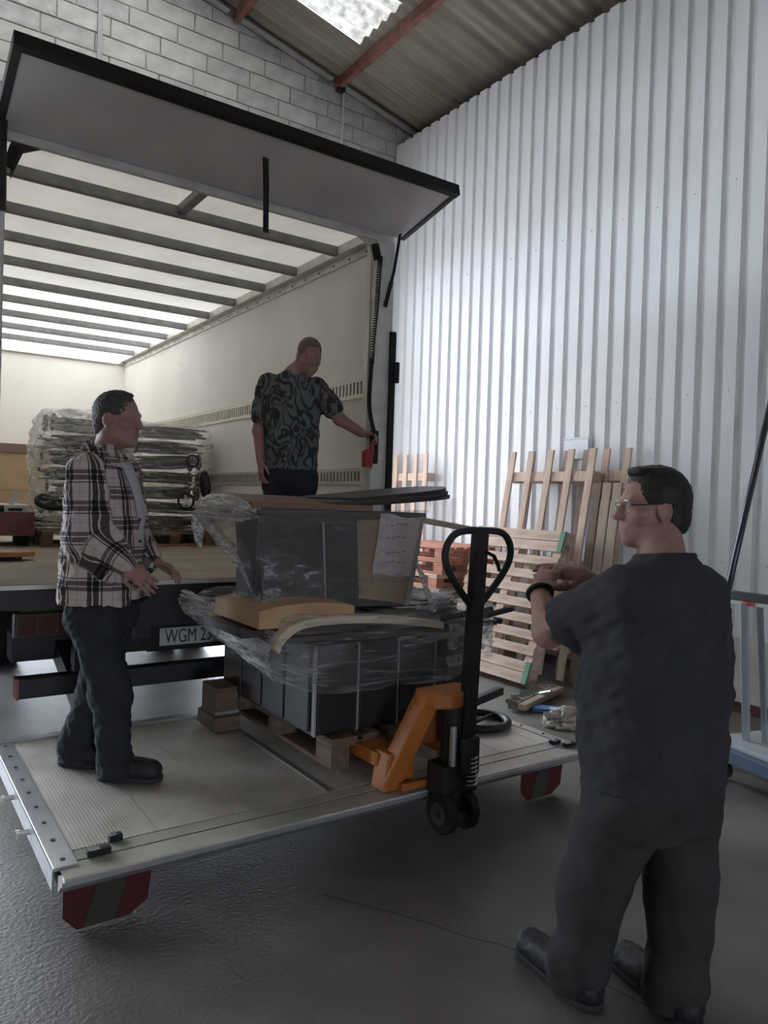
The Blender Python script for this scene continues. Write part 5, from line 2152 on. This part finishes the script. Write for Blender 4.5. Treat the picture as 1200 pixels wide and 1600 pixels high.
# open placket with white undershirt
b = MB()
P = []
for k in range(10):
    z = 1.765 - k * .045
    f = .095 + .075 * math.sin(min(1, k / 6) * PI / 2) + (.022 if k < 7 else .018)
    P.append([tuple(L_(r_, f - abs(r_) * .6, z)) for r_ in (-.05 + .003 * k, -.02, .0, .02, .05 - .003 * k)])
b.grid(P)
o = b.build('undershirt', mat('grey_undershirt', (.42, .41, .42), .9), pl, smooth=True)
md = o.modifiers.new('thick', 'SOLIDIFY')
md.thickness = .006
for k in range(4):
    b = MB()
    p = L_(.025, .176 + .006 * math.sin(k), 1.50 - k * .10)
    b.sphere(tuple(p), .008)
    b.build('button', m_dgrey, pl)
# trousers
S = SDF((.50, 3.08, G + .02), (1.26, 4.05, 1.26), .008)
S.tower([(1.0, *L_(0, -.01, 0)[:2], .175, .130), (1.10, *L_(0, -.005, 0)[:2], .185, .145), (1.22, *L_(0, 0, 0)[:2], .185, .15)], A_, .03)
for s, an in ((1, ankR), (-1, ankL)):
    hp = L_(s * .09, -.005, 1.05)
    kn = hp * .47 + an * .53 + fw * .03
    S.path([hp, kn, an + up_ * .02 - fw * .01], [.108, .086, .074], .05)
    S.cone(an + up_ * .0, an - up_ * .045 + fw * .01, .078, .080, .03)
S.wrinkle(.005, 26, 6.0)
S.wrinkle(.005, 55, .5)
link('trousers', S.mesh('trousers', m_trous2), pl)
fd = fw[:2]
shoe(tuple(ankR[:2] - fd * .085), tuple(ankR[:2] + fd * .215 + V3(.02, .02, 0)[:2]), G, m_shoe, m_sole, pl, .048, .10)
shoe(tuple(ankL[:2] - fd * .085), tuple(ankL[:2] + fd * .205), G, m_shoe, m_sole, pl, .048, .10)
link('hair', hair(hc, Rh, 1.05, m_hairgrey, (.064, .076, .012), thick=.0065, rough=.003, back=-.075, tuft=[((.0, .012, .112), (.052, .045, .012))]), pl)
b = MB()
ep = Vector(hc + Rh @ (np.array((.088, -.004, -.040)) * 1.05))
b.sphere(tuple(ep), .0055)
b.build('earring', m_chrome, pl)
b = MB()
cb = L_(0, .01, 1.125)
b.tube([tuple(cb + rt * .20 * math.cos(t) + fw * .168 * math.sin(t)) for t in [2 * PI * k / 36 for k in range(36)]], .012, 6, closed=True)
b.build('belt', m_rubber, pl, smooth=True)

# ---------------------------------------------------------------- man inside the box holding the lift control
A_ = math.radians(-114)
HA = math.radians(-98)
fw = V3(math.cos(A_), math.sin(A_), 0)
rt = V3(math.sin(A_), -math.cos(A_), 0)
c0 = V3(2.515, 4.86, 0)
L_ = lambda r, f, z: c0 + rt * r + fw * f + up_ * z
G = FZ
hc = V3(2.585, 4.755, 2.650)
neckb = L_(0, .01, 2.52)
shR, shL = L_(.190, -.0, 2.440), L_(-.190, .0, 2.430)
elR, wrR = L_(.235, -.02, 2.10), L_(.215, .055, 1.875)
elL, wrL = V3(2.795, 4.65, 2.205), V3(2.905, 4.525, 2.105)
ankR, ankL = L_(.11, -.02, G + .09), L_(-.11, .0, G + .09)
S = SDF((2.15, 4.28, G + .03), (3.06, 5.2, 2.83), .006)
Rh = rot(HA, -.50)
head(S, hc, Rh, 1.07, neckb, .072)
S.tower([(1.85, *L_(0, 0, 0)[:2], .16, .11), (2.1, *L_(0, 0, 0)[:2], .17, .12), (2.38, *L_(0, 0, 0)[:2], .17, .10), (2.46, *L_(0, 0, 0)[:2], .09, .08)], A_)
S.path([shR, elR, wrR], [.054, .047, .032]).path([shL, elL, wrL], [.054, .046, .032])
hand(S, wrR, V3(*(fw * .15)) + V3(0, 0, -1), rt + fw * .4, -1, (.3, .4, .35), 1.0, .10)
hand(S, wrL, V3(.75, -.62, -.10), V3(.1, .2, .95), -1, (.55, .8, .6), 1.0, .08)
S.path([L_(.09, 0, 1.88), ankR], [.09, .045]).path([L_(-.09, 0, 1.88), ankL], [.09, .045])
pm = tag(link('person', S.mesh('person', m_skin_l)), 'man with shaved head in patterned t-shirt inside truck holding the control', 'person')
S = SDF((2.15, 4.45, 1.78), (2.98, 5.22, 2.60), .008)
S.tower([(1.825, *L_(0, 0, 0)[:2], .192, .142), (1.95, *L_(0, .005, 0)[:2], .195, .148), (2.10, *L_(0, .008, 0)[:2], .198, .145), (2.25, *L_(0, .0, 0)[:2], .204, .135), (2.38, *L_(0, -.005, 0)[:2], .205, .125), (2.46, *L_(0, -.008, 0)[:2], .165, .105), (2.515, *L_(0, -.008, 0)[:2], .105, .088), (2.540, *L_(0, -.006, 0)[:2], .082, .08)], A_, .03)
mR, mL = shR + (elR - shR) * .66, shL + (elL - shL) * .66
S.cone(shR - rt * .02, mR, .085, .080, .04).cone(shL + rt * .02, mL, .085, .078, .04)
S.wrinkle(.006, 24, 5.0)
S.wrinkle(.003, 52, 1.0)
link('tshirt', S.mesh('tshirt', camo_mat('scribble_print_cotton')), pm)
S = SDF((2.15, 4.45, G + .02), (2.95, 5.25, 1.96), .009)
S.tower([(1.70, *L_(0, -.0, 0)[:2], .178, .128), (1.80, *L_(0, 0, 0)[:2], .182, .135), (1.92, *L_(0, 0, 0)[:2], .178, .13)], A_, .03)
for s, an in ((1, ankR), (-1, ankL)):
    hp = L_(s * .09, 0, 1.76)
    kn = hp * .47 + an * .53 + fw * .02
    S.path([hp, kn, an], [.105, .085, .072], .05)
S.wrinkle(.005, 26, 3.0)
link('trousers', S.mesh('trousers', m_trous2), pm)
fd = fw[:2]
for an in (ankR, ankL):
    shoe(tuple(an[:2] - fd * .085), tuple(an[:2] + fd * .205), G, m_shoe, m_sole, pm, .048, .09)
link('hair', hair(hc, Rh, 1.07, m_stubble, (.055, .082, .0), thick=.0035, rough=.001, back=-.06), pm)
# ================================================================== SMALL THINGS
# lift control with its coiled cable
ctl = empty('control_pendant', (2.97, 4.45, 1.98), 'dark hand control held at the truck post, hanging on a coiled cable', 'remote control')
b = MB()
b.bx((2.945, 4.435, 1.885), (3.00, 4.485, 2.125))
b.build('housing', m_rubber, ctl, bevel=.01)
b = MB()
b.bx((2.935, 4.43, 1.94), (2.958, 4.455, 2.04))
b.build('red_face', m_red, ctl, bevel=.004)
b = MB()
pts = [Vector(p) for p in ((2.975, 4.45, 3.37), (2.962, 4.45, 3.18), (2.955, 4.45, 3.0), (2.935, 4.45, 2.80), (2.927, 4.45, 2.60))]
pts = smooth_path(pts, 2)
coil = []
N_ = 560
for k in range(N_):
    t = k / (N_ - 1) * (len(pts) - 1)
    i = min(int(t), len(pts) - 2)
    p = pts[i].lerp(pts[i + 1], t - i)
    a = k * 2 * PI / 11
    coil.append(p + Vector((math.cos(a), math.sin(a), 0)) * .014)
b.tube(coil, .0045, 5)
b.build('coiled_cable', m_rubber, ctl, smooth=True)
b = MB()
b.tube(smooth_path([Vector(p) for p in ((2.927, 4.45, 2.61), (2.917, 4.45, 2.45), (2.912, 4.45, 2.34), (2.925, 4.45, 2.24), (2.965, 4.455, 2.12))], 2), .015, 8)
b.build('cable_sleeve', m_rubber, ctl, smooth=True)
# red box on the post
rb = empty('red_switch_box', (2.93, 4.46, 1.82), 'small red battery switch box on the truck post under the control', 'switch box')
b = MB()
b.bx((2.895, 4.435, 1.86), (2.955, 4.495, 1.975))
b.bx((2.91, 4.44, 1.975), (2.95, 4.49, 1.988))
b.build('box_body', m_red, rb, bevel=.006)
b = MB()
b.bx((2.955, 4.45, 1.84), (2.99, 4.50, 1.90))
b.build('mount', m_alu, rb)

# broom, phone-blue packet, crumpled bag on the floor
br = empty('broom', (4.5, 4.2, 0), 'push broom head lying on the floor in front of pallets', 'broom')
a_, c_ = Vector((4.17, 4.14, .05)), Vector((4.90, 4.40, .05))
dd = (c_ - a_).normalized()
nn = Vector((0, 0, 1)).cross(dd)
b = MB()
b.beam(a_ - nn * .045, c_ - nn * .045, .07, .05)
b.build('wooden_back', m_pine3, br, bevel=.008)
random.seed(5)
b = MB()
for k in range(260):
    t = random.random()
    p = a_.lerp(c_, t) + nn * (random.uniform(-.01, .07)) + Vector((0, 0, random.uniform(-.02, .035)))
    b.beam(p, p + nn * .05 + Vector((random.uniform(-.01, .01), random.uniform(-.01, .01), .012)), .010, .010)
b.beam(a_ + nn * .03, c_ + nn * .03, .085, .06)
o = b.build('bristles', mat('grey_bristle', (.16, .145, .12), .95, var=.4, scale=60), br)
b = MB()
mid_ = a_.lerp(c_, .52)
b.cyl(mid_ - nn * .02 + Vector((0, 0, .02)), mid_ - nn * .12 + Vector((0, 0, .055)), .022, 10)
b.build('handle_socket', m_chrome, br)
pk = empty('blue_packet', (4.40, 4.03, 0), 'shiny blue and white packet lying beside the broom', 'packet')
b = MB()
b.bx((-.06, -.11, 0), (.06, .11, .035), Matrix.Translation((4.40, 4.03, .005)) @ Matrix.Rotation(.6, 4, 'Z'))
b.build('wrapper', mat('blue_print', (.10, .25, .50), .3), pk, bevel=.008)
b = MB()
b.bx((-.045, -.10, .0352), (.02, -.02, .037), Matrix.Translation((4.40, 4.03, .005)) @ Matrix.Rotation(.6, 4, 'Z'))
b.build('white_patch', mat('white_gloss', (.75, .8, .85), .2), pk)


def rag(name, label, c, size, material, seed, cat):
    rows = []
    for i in range(25):
        th = PI * .5 * i / 24
        row = []
        for j in range(49):
            ph = 2 * PI * (j % 48) / 48
            d = Vector((math.sin(th) * math.cos(ph), math.sin(th) * math.sin(ph), math.cos(th)))
            k = 1 + .35 * nz(d, 1.5, seed) + .2 * nz(d, 4.0, seed + 2)
            row.append((c[0] + d.x * size[0] * k, c[1] + d.y * size[1] * k, c[2] + max(0, d.z * size[2] * k)))
        rows.append(row)
    m = MB().grid(rows)
    return tag(m.build(name, material, None, smooth=True), label, cat)


rag('paper_bag', 'crumpled pale paper bag on the floor beside the blue packet', (4.28, 3.74, .0), (.17, .13, .10), mat('pale_paper', (.42, .38, .34), .8, var=.15, scale=12), 1.0, 'bag')
rag('dark_rag', 'crumpled dark rag on the floor next to the paper bag', (4.52, 3.70, .0), (.13, .13, .11), mat('dark_rag_cloth', (.06, .05, .05), .9), 4.0, 'rag')

# blue and silver trolley at the right edge
m_bluesteel = mat('blue_steel', (.09, .14, .21), .45, metal=.2)
m_silver = mat('silver_blue_tube', (.42, .47, .52), .35, metal=.4)
cart = empty('metal_trolley', (4.35, 2.2, 0), 'blue and silver metal trolley at right edge behind man in black', 'trolley')
b = MB()
b.beam((4.30, 2.62, .16), (4.02, 1.40, .16), .06, .08)
b.build('base_rail', m_bluesteel, cart, bevel=.006)
b = MB()
b.beam((4.95, 2.48, .16), (4.67, 1.26, .16), .06, .08)
b.build('base_rail', m_bluesteel, cart, bevel=.006)
b = MB()
b.add([(4.32, 2.60, .20), (4.95, 2.46, .20), (4.67, 1.28, .20), (4.04, 1.42, .20), (4.32, 2.60, .225), (4.95, 2.46, .225), (4.67, 1.28, .225), (4.04, 1.42, .225)], [(0, 3, 2, 1), (4, 5, 6, 7), (0, 1, 5, 4), (1, 2, 6, 5), (2, 3, 7, 6), (3, 0, 4, 7)])
b.build('deck', mat('pale_deck', (.50, .53, .57), .4, metal=.2), cart, bevel=.003)
for (p, q, w) in (((4.43, 2.44, .22), (4.46, 2.50, 1.06), .036), ((4.50, 2.36, .22), (4.47, 2.41, 1.06), .030), ((4.62, 2.36, .22), (4.52, 2.36, 1.06), .03), ((4.28, 2.02, .22), (4.32, 2.08, 1.06), .036), ((4.86, 2.40, .22), (4.86, 2.40, 1.06), .036)):
    b = MB()
    b.beam(p, q, w, w, up=(0, 1, 0))
    b.build('upright', m_silver, cart, bevel=.003)
b = MB()
b.beam((4.50, 2.62, 1.095), (4.30, 1.50, 1.115), .03, .055)
b.build('dark_rail', mat('dark_rail', (.02, .022, .03), .5), cart, bevel=.004)
b = MB()
b.beam((4.49, 2.60, 1.055), (4.30, 1.52, 1.065), .022, .022)
b.build('tape_rail', m_white, cart)
for k in range(5):
    b = MB()
    y = 2.515 - k * .22
    b.beam((4.474 - k * .0385, y, 1.055), (4.457 - k * .0385, y - .085, 1.057), .026, .026)
    b.build('red_tape', mat('tape_red', (.55, .04, .05), .5), cart)
b = MB()
b.tube(smooth_path([Vector(p) for p in ((4.42, 2.70, .40), (4.46, 2.60, .43), (4.47, 2.50, .42), (4.46, 2.44, .38))], 2), .014, 8)
b.build('bent_tube', m_dkmetal, cart, smooth=True)
for (x, y) in ((4.28, 2.50), (4.90, 2.36), (4.07, 1.52), (4.68, 1.40)):
    b = MB()
    b.cyl((x - .018, y, .06), (x + .018, y, .06), .06, 16)
    b.bx((x - .028, y - .02, .06), (x + .028, y + .02, .13))
    b.build('castor', m_rubber, cart)
b = MB()
b.tube([(5.30, 3.28, .02), (5.35, 3.09, 1.25), (5.745, 2.98, 2.95)], .024, 10)
pole = b.build('leaning_pole', mat('dark_pole', (.07, .07, .09), .25, metal=.6), None, smooth=True)
tag(pole, 'long dark shiny pole leaning against sheet wall at right edge', 'pole')
b = MB()
b.beam((4.50, 2.70, .0), (4.53, 2.66, 1.12), .045, .045, up=(0, 1, 0))
post = b.build('steel_post', m_dkmetal, None, bevel=.003)
tag(post, 'dark square steel post standing between man in black and trolley', 'post')
